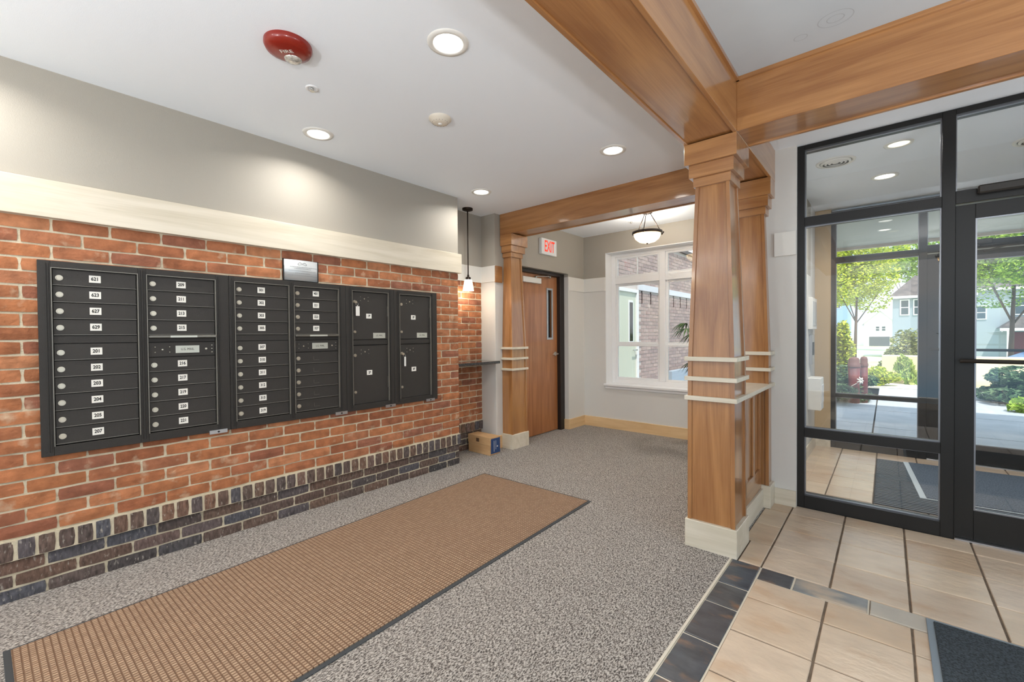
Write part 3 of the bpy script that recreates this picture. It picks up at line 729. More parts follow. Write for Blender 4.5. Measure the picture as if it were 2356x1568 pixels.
surround(u, .974, 1.794, [(1.011, 1.351), (1.395, 1.73)])
column_a(u, 1.011, 1.351, ['301', '302', '303', '305'], ['307', '310', '311', '312', '313', '319'])
column_b(u, 1.395, 1.73, ['401', '321', '323', '327'], [None]*5)
u = thing('mailbox_unit', 'two-door parcel locker unit with a white key tag hanging from its upper lock', 'mailbox', (XW, 2.02, MBZ0), G)
surround(u, 1.796, 2.246, [(1.855, 2.187)])
parcel(u, 1.855, 2.187, 1.296, 1.692, '1P', True, 1.362); parcel(u, 1.855, 2.187, .762, 1.251, '2P', False, .865)
box('divider_panel', DXF-.012, DXF+.004, 1.855, 2.187, 1.255, 1.292, M['boxmetal'], u, bevel=.001)
u = thing('mailbox_unit', 'rightmost parcel locker unit with keys hanging from its lower door', 'mailbox', (XW, 2.49, MBZ0), G)
surround(u, 2.248, MBY1, [(2.31, 2.651)])
parcel(u, 2.31, 2.651, 1.296, 1.692, '3P', True, 1.362); parcel(u, 2.31, 2.651, .762, 1.251, '4P', False, .865)
box('divider_panel', DXF-.012, DXF+.004, 2.31, 2.651, 1.255, 1.292, M['boxmetal'], u, bevel=.001)
for i, y in enumerate((.90, 1.745, 2.20, 2.64)):
    b = nb(); bx(b, FX-.004, FX+.006, y-.05, y+.05, MBZ0-.012, MBZ0+.012); cyl(b, (FX+.006, y, MBZ0), (FX+.009, y, MBZ0), .006, mi=1)
    o = obj('joint_clip', b, [M['alu'], M['ink']], loc=(FX, y, MBZ0), bevel=0)
    tag(o, ['small metal clip under the first and second mailbox units', 'small metal clip under the second mailbox unit and first parcel locker',
            'small metal clip under the joint of the two parcel lockers', 'small metal clip at the lower right corner of the last parcel locker'][i], 'clip', 'metal clips under the mailboxes')
def keytag(label, y, z, wide):
    t = thing('key_with_tag', label, 'key', (DXF, y, z), 'keys left in parcel lockers')
    b = nb(); bx(b, DXF+.006, DXF+.024, y-.003, y+.003, z-.003, z+.003); cyl(b, (DXF+.02, y, z-.004), (DXF+.023, y, z-.004), .011, n=14); obj('key', b, M['lock'], t)
    b = nb(); n = 16; rr = .011; cc = (DXF+.022, y+.010, z-.020); prev = None
    for i in range(n):
        a0, a1 = 2*math.pi*i/n, 2*math.pi*(i+1)/n
        cyl(b, (cc[0], cc[1]+rr*math.cos(a0), cc[2]+rr*math.sin(a0)), (cc[0], cc[1]+rr*math.cos(a1), cc[2]+rr*math.sin(a1)), .0012, n=5, caps=False)
    obj('ring', b, M['steel'], t)
    b = nb()
    if wide: bx(b, DXF+.018, DXF+.0195, y, y+.034, z-.116, z-.038); bx(b, DXF+.018, DXF+.0195, y+.014, y+.02, z-.038, z-.028)
    else: bx(b, DXF+.012, DXF+.028, y+.012, y+.022, z-.116, z-.03)
    obj('tag', b, M['plastic'], t, bevel=.001)
keytag('brass key with wide white tag in the left parcel locker', 1.878, 1.610, True)
keytag('key with narrow white tag in the right parcel locker', 2.335, 1.168, False)
# plaque
pl = thing('notice_plaque', 'curved silver notice plaque resting on top of the mailboxes', 'plaque', (XW, 1.45, 1.737))
b = nb(); n = 10; y0, y1, z0, z1 = 1.33, 1.575, 1.742, 1.893
fr_, bk_ = [], []
for i in range(n+1):
    s = i/n; x = XW+.012+.016*math.sin(math.pi*s); y = y0+(y1-y0)*s
    fr_.append((b.verts.new((x, y, z0)), b.verts.new((x, y, z1)))); bk_.append((b.verts.new((x-.003, y, z0)), b.verts.new((x-.003, y, z1))))
for i in range(n):
    for q in ((fr_[i][0], fr_[i+1][0], fr_[i+1][1], fr_[i][1]), (bk_[i+1][0], bk_[i][0], bk_[i][1], bk_[i+1][1]), (fr_[i][1], fr_[i+1][1], bk_[i+1][1], bk_[i][1]), (fr_[i+1][0], fr_[i][0], bk_[i][0], bk_[i+1][0])):
        f = b.faces.new(q); f.smooth = True
M['silver'] = simple('brushed_silver', (206, 210, 212), .35, .35)
obj('panel', b, M['silver'], pl)
b = nb(); bx(b, XW-.0, XW+.016, y0-.006, y0, z0-.004, z1+.004); bx(b, XW, XW+.016, y1, y1+.006, z0-.004, z1+.004)
bx(b, XW, XW+.01, y0, y1, z1, z1+.004); bx(b, XW, XW+.014, y0, y1, z0-.005, z0); obj('frame', b, M['ink'], pl)
b = nb()
def curve_x(y): return XW+.0125+.016*math.sin(math.pi*(y-y0)/(y1-y0))
for z, a, c in ((1.842, .16, .96), (1.831, .28, .78), (1.814, .12, .92), (1.797, .3, .74), (1.779, .1, .98)):
    yy = y0+a*(y1-y0)
    while yy < y0+c*(y1-y0):
        l = random.uniform(.004, .012); x = curve_x(yy+l/2); bx(b, x, x+.0006, yy, yy+l, z-.0012, z+.0012); yy += l+.003
for i in range(60):
    a = i/60*4*math.pi; y = 1.455+.03*math.cos(a/2)*(1-.2*math.sin(a)); z = 1.866+.009*math.sin(a); x = curve_x(y); bx(b, x, x+.0006, y-.0012, y+.0012, z-.001, z+.001)
obj('engraved_text', b, simple('grey_engraving', (120, 124, 128), .5), pl)

# ================================================================== CEILING FITTINGS
def area(name, loc, size, watts, color=(1, .97, .91), spread=150, rot=None):
    l = bpy.data.lights.new(name, 'AREA'); l.shape = 'DISK'; l.size = size; l.energy = watts; l.color = color; l.spread = R(spread)
    o = bpy.data.objects.new(name, l); COL.objects.link(o); o.location = loc
    if rot: o.rotation_euler = rot
    return o
def downlight(label, x, y, r=.068, ring=.10, lens='lens', watts=None, z=CZ, group='recessed ceiling downlights'):
    t = thing('downlight', label, 'ceiling light', (x, y, z), group)
    b = nb(); lathe(b, (x, y, z), [(ring, .001), (ring-.004, -.006), (r+.006, -.008), (r, -.002), (r, .001)], 40); obj('trim_ring', b, M['plastic'], t)
    b = nb(); lathe(b, (x, y, z), [(r, -.002), (r*.5, -.0035), (0, -.004)], 32); obj('lens', b, M[lens], t)
    area('downlight_lamp', (x, y, z-.012), .13, DOWN_W if watts is None else watts)
downlight('recessed downlight nearest the viewer, between red alarm and timber beam', -1.60, 1.41)
downlight('recessed downlight close to the taupe wall above the first mailboxes', -2.99, 1.44)
downlight('recessed downlight beyond the smoke detector, right toward the columns', -1.59, 3.05)
downlight('recessed downlight at the far wall corner above the brown pendant', -3.02, 3.07)
for x, y in ((-3.0, -.2), (-1.6, -.25), (-3.0, -1.85), (-1.6, -1.85)):
    downlight('recessed downlight behind the viewer, %s, %s' % ('beside the left wall' if x < -2 else 'over the runner', 'nearest' if y > -1 else 'farthest back'), x, y)
downlight('warm round downlight in the vestibule ceiling nearest the inner glass', .062, 4.375, .062, .088, 'lensoff', 9, group='vestibule ceiling lights')
downlight('bright round downlight in the vestibule ceiling beyond the round air grille', -.02, 5.2, .068, .10, 'lens', 11, group='vestibule ceiling lights')
downlight('downlight added to brighten the alcove, hidden behind the front column', -1.22, 4.75, watts=11)  # unseen lamp, added to lift the alcove brightness
def grille(label, x, y):
    t = thing('air_grille', label, 'air vent', (x, y, CZ), 'round ceiling air grilles')
    b = nb(); lathe(b, (x, y, CZ), [(.135, .001), (.132, -.007), (.112, -.008), (.108, .001)], 44); obj('rim', b, M['plastic'], t)
    for r1 in (.104, .078, .052):
        b = nb(); lathe(b, (x, y, CZ), [(r1, -.004), (r1-.001, -.010), (r1-.014, -.018), (r1-.017, -.016), (r1-.004, -.006), (r1, -.004)], 40); obj('louvre_ring', b, M['plastic'], t)
    b = nb(); lathe(b, (x, y, CZ), [(.024, -.002), (.02, -.012), (0, -.013)], 24); obj('centre_cap', b, M['plastic'], t)
    b = nb(); lathe(b, (x, y, CZ), [(.108, -.0012), (0, -.0013)], 30); obj('duct_opening', b, simple('grey_shadow_gap', (120, 120, 116), .8), t)
grille('round white air grille in the vestibule ceiling left of the lights', -.326, 4.49)
grille('round air grille seen through the glass above the entrance door', .84, 4.95)
# smoke detector
x, y = -2.196, 1.86
t = thing('smoke_detector', 'round off-white smoke detector in the middle of the white ceiling', 'smoke detector', (x, y, CZ))
b = nb(); lathe(b, (x, y, CZ), [(.072, .001), (.072, -.010), (.062, -.016), (.054, -.028), (.034, -.034), (0, -.036)], 32); obj('housing', b, simple('ivory_plastic', (226, 216, 200), .5), t)
b = nb()
for i in range(16):
    a = 2*math.pi*i/16; cyl(b, (x+.052*math.cos(a), y+.052*math.sin(a), CZ-.020), (x+.050*math.cos(a), y+.050*math.sin(a), CZ-.030), .002, n=5)
obj('vent_slots', b, M['ink'], t); b = nb(); lathe(b, (x, y, CZ), [(.014, -.034), (.012, -.040), (0, -.041)], 16); obj('test_button', b, M['plastic'], t)
# sprinklers
def sprinkler(label, x, y, recess=True):
    t = thing('sprinkler_head', label, 'sprinkler', (x, y, CZ), 'fire sprinkler heads')
    b = nb(); lathe(b, (x, y, CZ), [(.036, .001), (.035, -.004), (.022, -.005), (.018, .001)], 28); obj('escutcheon', b, M['white'], t)
    b = nb(); cyl(b, (x, y, CZ), (x, y, CZ-.010), .009, n=12); cyl(b, (x, y, CZ-.016), (x, y, CZ-.018), .013, n=14)
    for s in (-1, 1): cyl(b, (x+s*.009, y, CZ-.006), (x+s*.004, y, CZ-.016), .002, n=6)
    obj('deflector', b, M['steel'], t)
sprinkler('small recessed sprinkler head in the ceiling beneath the red alarm', -2.469, 1.158)
sprinkler('small sprinkler head in the alcove ceiling beside the bowl pendant', -2.44, 5.15)
# fire alarm strobe
x, y = -2.187, .913
t = thing('fire_alarm', 'round red fire alarm strobe on the white ceiling', 'fire alarm', (x, y, CZ))
b = nb(); lathe(b, (x, y, CZ), [(.105, .001), (.106, -.014), (.098, -.030), (.070, -.040), (0, -.043)], 48); obj('housing', b, M['red'], t)
AW = Vector((-.658, .753, 0)); RT = Vector((.753, .658, 0))       # away from the entrance corner, and across
b = nb(); c_ = Vector((x, y, CZ-.036))+AW*.046
lathe(b, c_, [(.040, .006), (.040, -.004), (.036, -.012), (.020, -.017), (0, -.018)], 28)
obj('strobe_lens', b, simple('clear_strobe_lens', (176, 170, 160), .12, .35, coat=.6, noise=(90, (226, 222, 214), 3, (1, 1, 1))), t)
for s in (-1, 1):
    b = nb()
    for i in range(6):
        p = Vector((x, y, CZ-.0385+.0016*i))+RT*s*(.048+.007*i)+AW*.03
        cyl(b, p-AW*.016, p+AW*.016, .0016, n=6)
    obj('sounder_slots', b, simple('dark_red', (80, 14, 8), .5), t)['kind'] = 'stuff'
b = nb()
mm = Matrix((RT, -AW, Vector((0, 0, -1)))).transposed().to_4x4(); mm.translation = Vector((x, y, CZ-.0437))-AW*.018
add_text(b, 'FIRE', .034, mm, 0, .01); obj('lettering', b, M['label'], t)
# pendant over the shelf
x, y = -3.53, 3.37
t = thing('shade_pendant', 'slim bronze rod pendant with glowing white glass shade in the brick recess', 'pendant light', (x, y, 1.80))
b = nb(); lathe(b, (x, y, CZ), [(.058, .0), (.058, -.02), (.03, -.03), (0, -.032)], 28); obj('canopy', b, M['bronze'], t)
b = nb(); cyl(b, (x, y, CZ-.03), (x, y, 1.99), .0065, n=10); obj('rod', b, M['bronze'], t)
b = nb(); lathe(b, (x, y, 1.94), [(0, .06), (.012, .056), (.012, .035), (.03, .028), (.03, .0), (.034, -.004)], 20); obj('socket_cap', b, M['bronze'], t)
b = nb(); lathe(b, (x, y, 1.82), [(.062, .0), (.058, .03), (.042, .118), (.034, .122), (.040, .112), (.056, .03), (.060, .0)], 28); obj('glass_shade', b, M['shade'], t)
b = nb(); lathe(b, (x, y, 1.855), [(0, -.02), (.02, -.01), (.022, .01), (0, .03)], 16); obj('bulb', b, M['lens'], t)
pl_ = bpy.data.lights.new('pendant_lamp', 'POINT'); pl_.energy = 3; pl_.color = (1, .86, .66); pl_.shadow_soft_size = .03
po = bpy.data.objects.new('pendant_lamp', pl_); COL.objects.link(po); po.location = (x, y, 1.80)
# bowl pendants
def bowl(label, x, y, zr, ztop, watts, group=None):
    t = thing('bowl_pendant', label, 'pendant light', (x, y, zr), group)
    b = nb(); lathe(b, (x, y, ztop), [(.06, 0), (.06, -.018), (.02, -.03), (0, -.03)], 26); obj('canopy', b, M['bronze'], t)
    b = nb(); lathe(b, (x, y, zr), [(.150, .012), (.168, .016), (.168, -.010), (.154, -.016), (.148, -.005), (.150, .012)], 44); obj('rim', b, M['bronze'], t)
    b = nb(); lathe(b, (x, y, zr), [(.150, .0), (.147, -.03), (.130, -.066), (.090, -.098), (.04, -.112), (0, -.115), (.04, -.106), (.086, -.093), (.125, -.062), (.142, -.03), (.146, .0)], 44); obj('glass_bowl', b, M['bowlglass'], t)
    b = nb(); lathe(b, (x, y, zr-.112), [(0, .004), (.012, .0), (.010, -.012), (0, -.018)], 12); obj('finial', b, M['bronze'], t)
    for a in (R(40), R(160), R(280)):
        b = nb(); cyl(b, (x+.035*math.cos(a), y+.035*math.sin(a), ztop-.015), (x+.160*math.cos(a), y+.160*math.sin(a), zr+.012), .005, n=8); obj('rod', b, M['bronze'], t)
        b = nb(); cyl(b, (x+.165*math.cos(a), y+.165*math.sin(a), zr-.016), (x+.188*math.cos(a), y+.188*math.sin(a), zr+.016), .010, n=8); obj('clasp', b, M['bronze'], t)
    l = bpy.data.lights.new('bowl_lamp', 'POINT'); l.energy = watts; l.color = (1, .93, .82); l.shadow_soft_size = .08
    o = bpy.data.objects.new('bowl_lamp', l); COL.objects.link(o); o.location = (x, y, zr+.03)
bowl('glass bowl pendant on three rods hanging in the window alcove', -2.10, 4.85, 2.485, CZ, 16, 'bowl pendants')
bowl('glass bowl pendant added behind the viewer over the carpet to brighten the ceiling', -2.3, -1.2, 2.40, CZ, FILL_BOWL_W, 'bowl pendants')  # this and the next are unseen pendants added as ceiling fill
bowl('glass bowl pendant added behind the viewer over the tiles to brighten the ceiling', .7, -.9, 2.40, 2.79, FILL_BOWL_W, 'bowl pendants')

def uplight(label, x, y, watts, z=1.3):  # unseen upward lamp, added to brighten the ceilings
    t = thing('added_uplight', label, 'floor lamp', (x, y, 0), 'torchiere lamps added out of view')
    b = nb(); lathe(b, (x, y, 0), [(0, .003), (.14, .003), (.14, .02), (.03, .035), (0, .036)], 28); obj('base', b, M['bronze'], t)
    b = nb(); cyl(b, (x, y, .03), (x, y, z-.04), .012, n=12); obj('pole', b, M['bronze'], t)
    b = nb(); lathe(b, (x, y, z), [(0, -.05), (.08, -.045), (.17, .0), (.165, .0), (.078, -.04), (0, -.044)], 32); obj('reflector_bowl', b, M['bronze'], t)
    o = area('added_uplight_light', (x, y, z+.01), .28, watts, (1, 1, 1), 180, (math.pi, 0, 0))
uplight('torchiere added behind the viewer beside the runner to brighten the ceiling', -1.4, -1.9, FILL_W*.72)
uplight('torchiere added behind the viewer on the tiles to brighten the ceiling', .7, -.8, FILL_W*.8)
uplight('torchiere added out of view right of the dark entrance mat to light the coffer', 1.45, 1.5, FILL_W*.25)
# ================================================================== WALL FITTINGS AND LOOSE THINGS
t = thing('exit_sign', 'white exit sign with red letters above the wooden door', 'exit sign', (-3.36, 4.62, 2.36))
b = nb(); bx(b, -3.361, -3.315, 4.45, 4.78, 2.352, 2.555); obj('housing', b, M['exitwhite'], t, bevel=.004)
b = nb(); bx(b, -3.317, -3.314, 4.475, 4.76, 2.365, 2.54); add_text(b, 'EXIT', .20, wallmat(-3.3125, 4.617, 2.452), 1, .015, .54)
obj('face_plate', b, [M['exitwhite'], M['exitred']], t)
sh = box('granite_shelf', -3.655, -3.365, 3.045, 3.708, 1.0, 1.03, M['granite'], bevel=.003); tag(sh, 'black granite writing shelf across the brick recess', 'shelf')
t = thing('cardboard_box', 'closed cardboard box with blue printed end on the floor under the shelf', 'box', (-3.46, 3.53, 0))
b = nb(); bx(b, -3.63, -3.29, 3.445, 3.60, .004, .115); obj('carton', b, M['card'], t, bevel=.002)
b = nb(); bx(b, -3.634, -3.286, 3.441, 3.604, .112, .20); obj('lid', b, M['card'], t, bevel=.002)
b = nb(); bx(b, -3.286, -3.2845, 3.455, 3.602, .02, .185)
obj('printed_end', b, M['cardblue'], t)
b = nb(); bx(b, -3.284, -3.2835, 3.50, 3.505, .04, .16); bx(b, -3.284, -3.2835, 3.53, 3.534, .06, .16); bx(b, -3.284, -3.2835, 3.55, 3.565, .085, .10); obj('printed_lines', b, M['label'], t)
b = nb(); bx(b, -3.50, -3.455, 3.4400, 3.4409, .135, .175); obj('printed_mark', b, simple('brown_ink', (96, 70, 50), .8), t)
# brown runner
t = thing('runner_mat', 'long brown waffle runner mat with black rubber edge on the carpet', 'mat', (-2.30, 1.49, .004))
t.rotation_euler = (0, 0, R(1.7))
b = nb(); bx(b, -.575, .575, -1.50, 1.50, 0, .004); e = obj('rubber_edge', b, M['rubber'], shift=False, bevel=.0015); e.parent = t; e.location = (0, 0, 0)
b = nb(); bx(b, -.553, .553, -1.478, 1.478, .004, .009); e = obj('waffle_pile', b, M['runner'], shift=False); e.parent = t
# entrance mats
t = thing('entrance_mat', 'charcoal entrance mat with grey vinyl border on the beige tiles in front', 'mat', (.14, 2.755, .004)); 
b = nb(); bx(b, .14, 1.25, .95, 2.757, .002, .007); obj('vinyl_border', b, M['rubberl'], t, bevel=.002)
b = nb(); bx(b, .165, 1.225, .975, 2.735, .007, .013); obj('pile', b, M['matpile'], t, bevel=.003)
t = thing('foot_grille', 'dark ribbed foot grille let into the vestibule tiles', 'foot grille', (.7, 5.1, 0))
box('tray', -.078, 1.48, 4.36, 5.925, -.004, .001, M['grated'], t)
n = 38
for i in range(n):
    y = 4.36+(i+.5)*(5.925-4.36)/n; box('rib', -.07, 1.475, y-.011, y+.011, .001, .006, M['grate'], t)
t = thing('vestibule_mat', 'slate blue carpet mat with pale edge lying askew on the foot grille', 'mat', (.75, 5.35, .006)); t.rotation_euler = (0, 0, R(3.6))
b = nb(); bx(b, -.585, .585, -.6, .6, 0, .004); e = obj('vinyl_border', b, simple('pale_vinyl', (196, 206, 212), .5), shift=False); e.parent = t
b = nb(); bx(b, -.545, .545, -.585, .585, .004, .010); e = obj('pile', b, M['matpile2'], shift=False); e.parent = t
# vestibule wall fittings
t = thing('radiator_cabinet', 'white wall heater box low on the vestibule left wall', 'wall heater', (-.64, 5.68, .5))
box('casing', -.641, -.52, 5.56, 5.80, .503, .845, M['plastic'], t, bevel=.008)
box('front_grille', -.521, -.515, 5.59, 5.77, .58, .77, M['white'], t, bevel=.002)
t = thing('intercom_panel', 'tall pale intercom panel on the vestibule left wall', 'intercom', (-.64, 5.79, 1.5))
box('back_box', -.641, -.60, 5.60, 5.98, 1.36, 1.70, M['plastic'], t, bevel=.004); box('speaker_grille', -.601, -.596, 5.65, 5.93, 1.40, 1.66, M['alu'], t)
t = thing('card_reader', 'dark narrow card reader below the intercom panel', 'card reader', (-.64, 5.76, 1.2))
box('body', -.641, -.61, 5.68, 5.84, .98, 1.30, M['alu'], t, bevel=.003); box('touch_panel', -.611, -.607, 5.70, 5.82, 1.08, 1.22, M['ink'], t)

# palm in the alcove
def palm(label, x, y):
    t = thing('potted_palm', label, 'plant', (x, y, 0)); rnd = random.Random(3)
    b = nb(); lathe(b, (x, y, 0), [(0, 0), (.13, 0), (.16, .28), (.17, .29), (.15, .29), (.14, .25), (0, .25)], 28); obj('pot', b, simple('dark_glazed_pot', (60, 66, 70), .3), t)
    b = nb(); fronds = []
    for k in range(10):
        a = rnd.uniform(0, 6.28); h = .9+.6*k/10; out = rnd.uniform(.12, .24)
        p0 = Vector((x, y, .25)); p1 = Vector((x+.06*math.cos(a), y+.06*math.sin(a), h*.7)); p2 = Vector((x+out*math.cos(a), y+out*math.sin(a), h))
        cyl(b, p0, p1, .008, .006, n=6); cyl(b, p1, p2, .006, .003, n=6); fronds.append((p2, a))
    obj('stems', b, M['plant'], t)
    for p, a in fronds:
        b = nb()
        for s in range(11):
            th = a+R(-75+15*s); L = .20*(1-.03*abs(s-5)); d = Vector((math.cos(th), math.sin(th), 0)); w_ = Vector((-d.y, d.x, 0))*.010
            pts = [p+d*L*q_+Vector((0, 0, .05*q_-.16*q_*q_)) for q_ in (0, .35, .7, 1.)]
            ws = [.3, 1, .7, .05]; L_ = [b.verts.new(pp+w_*k_) for pp, k_ in zip(pts, ws)]; R_ = [b.verts.new(pp-w_*k_) for pp, k_ in zip(pts, ws)]
            for i in range(3): b.faces.new((L_[i], L_[i+1], R_[i+1], R_[i]))
        obj('frond', b, M['plant'], t)
palm('potted palm in the alcove, its dark fronds showing left of the front column', -1.47, 4.95)

# ================================================================== OUTDOORS
M['paving'] = simple('concrete_paving', (176, 186, 196), .85, noise=(3, (188, 197, 206), 5, (1, 1, 1)), bump=(60, .3, (1, 1, 1)))
M['pavegap'] = simple('paving_joint', (84, 88, 92), .9)
M['lawn'] = simple('lawn', (150, 176, 84), .9, noise=(4, (196, 208, 130), 5, (1, 1, 1)))
M['road'] = simple('pale_road', (206, 206, 204), .9)
M['fascia'] = simple('beige_fascia', (206, 190, 172), .6)
M['soffit'] = simple('olive_soffit', (176, 178, 164), .7)
M['stone'] = simple('cream_block', (246, 226, 188), .8)
struct(box('ground_lawn', -40, 40, 11, 15.2, -.75, -.03, M['lawn']))
struct(box('ground_far', -90, 90, 15.2, 160, -.9, -.72, simple('far_ground', (214, 216, 208), .9, noise=(.2, (170, 190, 120), 3, (1, 1, 1)))))
b = nb(); bx(b, -1.2, 6, 6.31, 13.6, -.2, -.03); pv = struct(obj('floor_paving', b, M['pavegap']))
for (x0, x1, y0, y1) in [(-1.2, -.14, 6.33, 7.0), (-1.2, -.14, 7.0, 8.1), (-.14, 1.7, 6.33, 6.95), (-.14, 1.7, 6.95, 7.9), (1.7, 4, 6.33, 7.9), (-1.2, -.14, 8.1, 9.6), (-.14, 1.9, 7.9, 9.6), (1.9, 4.2, 7.9, 9.6), (-.14, 1.9, 9.6, 11.4), (-.14, 1.9, 11.4, 13.5), (1.9, 4.2, 9.6, 11.4), (-1.2, -.14, 9.6, 11.4)]:
    b = nb(); bx(b, x0+.01, x1-.01, y0+.01, y1-.01, -.03, .0); obj('paving_slab', b, M['paving'], pv)
struct(box('path_kerb', -4.5, 8, 13.6, 14.9, -.2, .0, simple('bleached_gravel', (240, 232, 214), .9)))
b = nb(); bx(b, -1.3, 5, 6.34, 8.95, 2.70, 2.95); so_ = struct(obj('ceiling_porch', b, M['soffit']))
b = nb(); bx(b, -1.3, 5, 8.95, 9.02, 2.655, 3.0); struct(obj('trim_8', b, M['fascia']))
downlight('small warm downlight in the outdoor porch soffit', -.03, 7.75, .055, .075, 'lensoff', 2, z=2.70, group='porch soffit lights')
b = nb(); bx(b, -1.0, -.93, 5.77, 6.36, 0, 3.0); bx(b, 1.95, 5, 6.32, 6.36, 0, 3.0); struct(obj('wall_facade', b, M['mortar']))
wb = box('planter_wall', -.10, 3.2, 15.0, 15.5, -.75, .70, M['stone'], bevel=.01); tag(wb, 'cream block garden wall behind the ornamental grass', 'garden wall')

def foliage_mesh(name, c, rad, n, leaf, mat, parent=None, loc=None, seed=1, clumps=14, droop=0, flat=.5, up=0.):
    rs = np.random.RandomState(seed)
    cc = rs.normal(size=(clumps, 3)); cc /= np.linalg.norm(cc, axis=1)[:, None]; cc *= rs.uniform(.2, .8, (clumps, 1)); cr = rs.uniform(.28, .5, clumps)
    k = rs.randint(0, clumps, n); d = rs.normal(size=(n, 3)); d /= np.linalg.norm(d, axis=1)[:, None]
    p = cc[k]+d*(cr[k]*rs.uniform(.6, 1, n)**.5)[:, None]
    p[:, 2] = np.maximum(p[:, 2], -1.0)
    p = np.array(c)+p*np.array(rad)
    a = rs.normal(size=(n, 3)); a[:, 2] = a[:, 2]*flat+up; a /= np.linalg.norm(a, axis=1)[:, None]
    b_ = np.cross(a, rs.normal(size=(n, 3))); b_ /= np.linalg.norm(b_, axis=1)[:, None]
    s = leaf*rs.uniform(.6, 1.3, n)[:, None]; w_ = s*.45
    V = np.stack([p-a*s, p+b_*w_, p+a*s, p-b_*w_], 1).reshape(-1, 3)
    F = np.arange(4*n).reshape(-1, 4)
    me = bpy.data.meshes.new(name); wo = Vector(loc) if loc is not None else worigin(parent)
    V = V-np.array(wo)
    me.from_pydata(V.tolist(), [], F.tolist()); me.materials.append(mat)
    o = bpy.data.objects.new(name, me); COL.objects.link(o)
    if parent: o.parent = parent
    else: o.location = wo
    return o
def leafmat(name, cols):
    m = varied(name, cols, .6, 'island', 3, .1, .0, 10); return m
LM = {'yellow': leafmat('yellow_green_leaves', [(150, 176, 30), (196, 206, 50), (214, 216, 80), (120, 150, 30)]),  # yellow-greens picked at random per leaf
      'green': leafmat('bright_green_leaves', [(96, 140, 36), (150, 186, 60), (180, 206, 80), (60, 100, 30)]),
      'deep': leafmat('juniper_needles', [(60, 92, 62), (92, 124, 86), (120, 146, 104), (44, 70, 52)]),
      'olive': leafmat('olive_leaves', [(120, 134, 70), (160, 166, 96), (186, 186, 128), (80, 96, 50)]),
      'grass': leafmat('grass_blades', [(150, 180, 80), (196, 204, 120), (120, 160, 60)]),
      'hosta': leafmat('hosta_leaves', [(150, 190, 70), (190, 214, 96), (120, 166, 60)])}
M['bark'] = simple('bark', (92, 74, 60), .9)
def tree(label, x, y, z0, h, rad, kind, n, leaf, seed):
    t = thing('tree', label, 'tree', (x, y, z0), 'leafy trees across the street')
    b = nb(); cyl(b, (x, y, z0), (x+.1, y, z0+h*.75), .10, .05, n=10)
    for a in (0, 2, 4): cyl(b, (x+.08, y, z0+h*.45), (x+rad[0]*.5*math.cos(a), y+rad[1]*.5*math.sin(a), z0+h*.85), .035, .015, n=7)
    obj('trunk', b, M['bark'], t)
    foliage_mesh('crown', (x, y, z0+h), rad, n, leaf, LM[kind], t, seed=seed, clumps=26); return t
def shrub(name, label, cat, x, y, z, rad, kind, n, leaf, seed, up=0., flat=.5, group=None):
    t = thing(name, label, cat, (x, y, z), group)
    foliage_mesh('leaves', (x, y, z+rad[2]*.9), rad, n, leaf, LM[kind], t, seed=seed, up=up, flat=flat)
    b = nb()
    for i in range(5): cyl(b, (x, y, z), (x+rad[0]*.4*math.cos(i*1.3), y+rad[1]*.4*math.sin(i*1.3), z+rad[2]*.9), .012, .005, n=5)
    obj('stems', b, M['bark'], t); return t
tree('large sunlit yellow-green tree left of the white house in the side light', -1.5, 34, -.72, 5.7, (2.8, 2.2, 2.9), 'yellow', 24000, .085, 11)
tree('broad bright green tree seen through the glass entrance door', 3.7, 26, -.72, 5.1, (2.4, 1.8, 2.1), 'green', 22000, .07, 5)
tree('airy green tree rising behind the grey-blue house roof', 1.5, 60, -.72, 9.9, (4.4, 3, 2.9), 'green', 9000, .14, 9)
shrub('shrub', 'yellow-green feathery shrub at the left edge of the side light', 'shrub', -.80, 13.2, -.03, (.34, .3, .84), 'yellow', 3500, .05, 21)
shrub('shrub', 'large olive-green shrub behind the cream garden wall', 'shrub', .38, 17.5, -.72, (.72, .6, 1.25), 'olive', 6000, .06, 22)
shrub('juniper', 'spreading juniper at the foot of the red standpipes', 'shrub', -.70, 10.6, -.03, (.62, .85, .34), 'deep', 6000, .05, 23, flat=.3, group='spreading junipers by the path')
shrub('juniper', 'spreading juniper behind the entrance door beside the path', 'shrub', 1.78, 11.9, -.03, (.80, 1.0, .34), 'deep', 7000, .05, 24, flat=.3, group='spreading junipers by the path')
shrub('hosta', 'light green broad-leaved plant at the corner of the juniper', 'plant', 1.72, 10.75, -.01, (.24, .2, .14), 'hosta', 260, .09, 25, flat=.5)
shrub('ornamental_grass', 'tuft of ornamental grass in front of the cream garden wall', 'grass', .36, 14.75, .0, (.24, .12, .36), 'grass', 1400, .09, 26, up=2.2)
shrub('shrub', 'low flowering yellow-green shrub left of the ornamental grass', 'shrub', -.12, 14.1, .0, (.42, .3, .22), 'yellow', 2400, .04, 27)
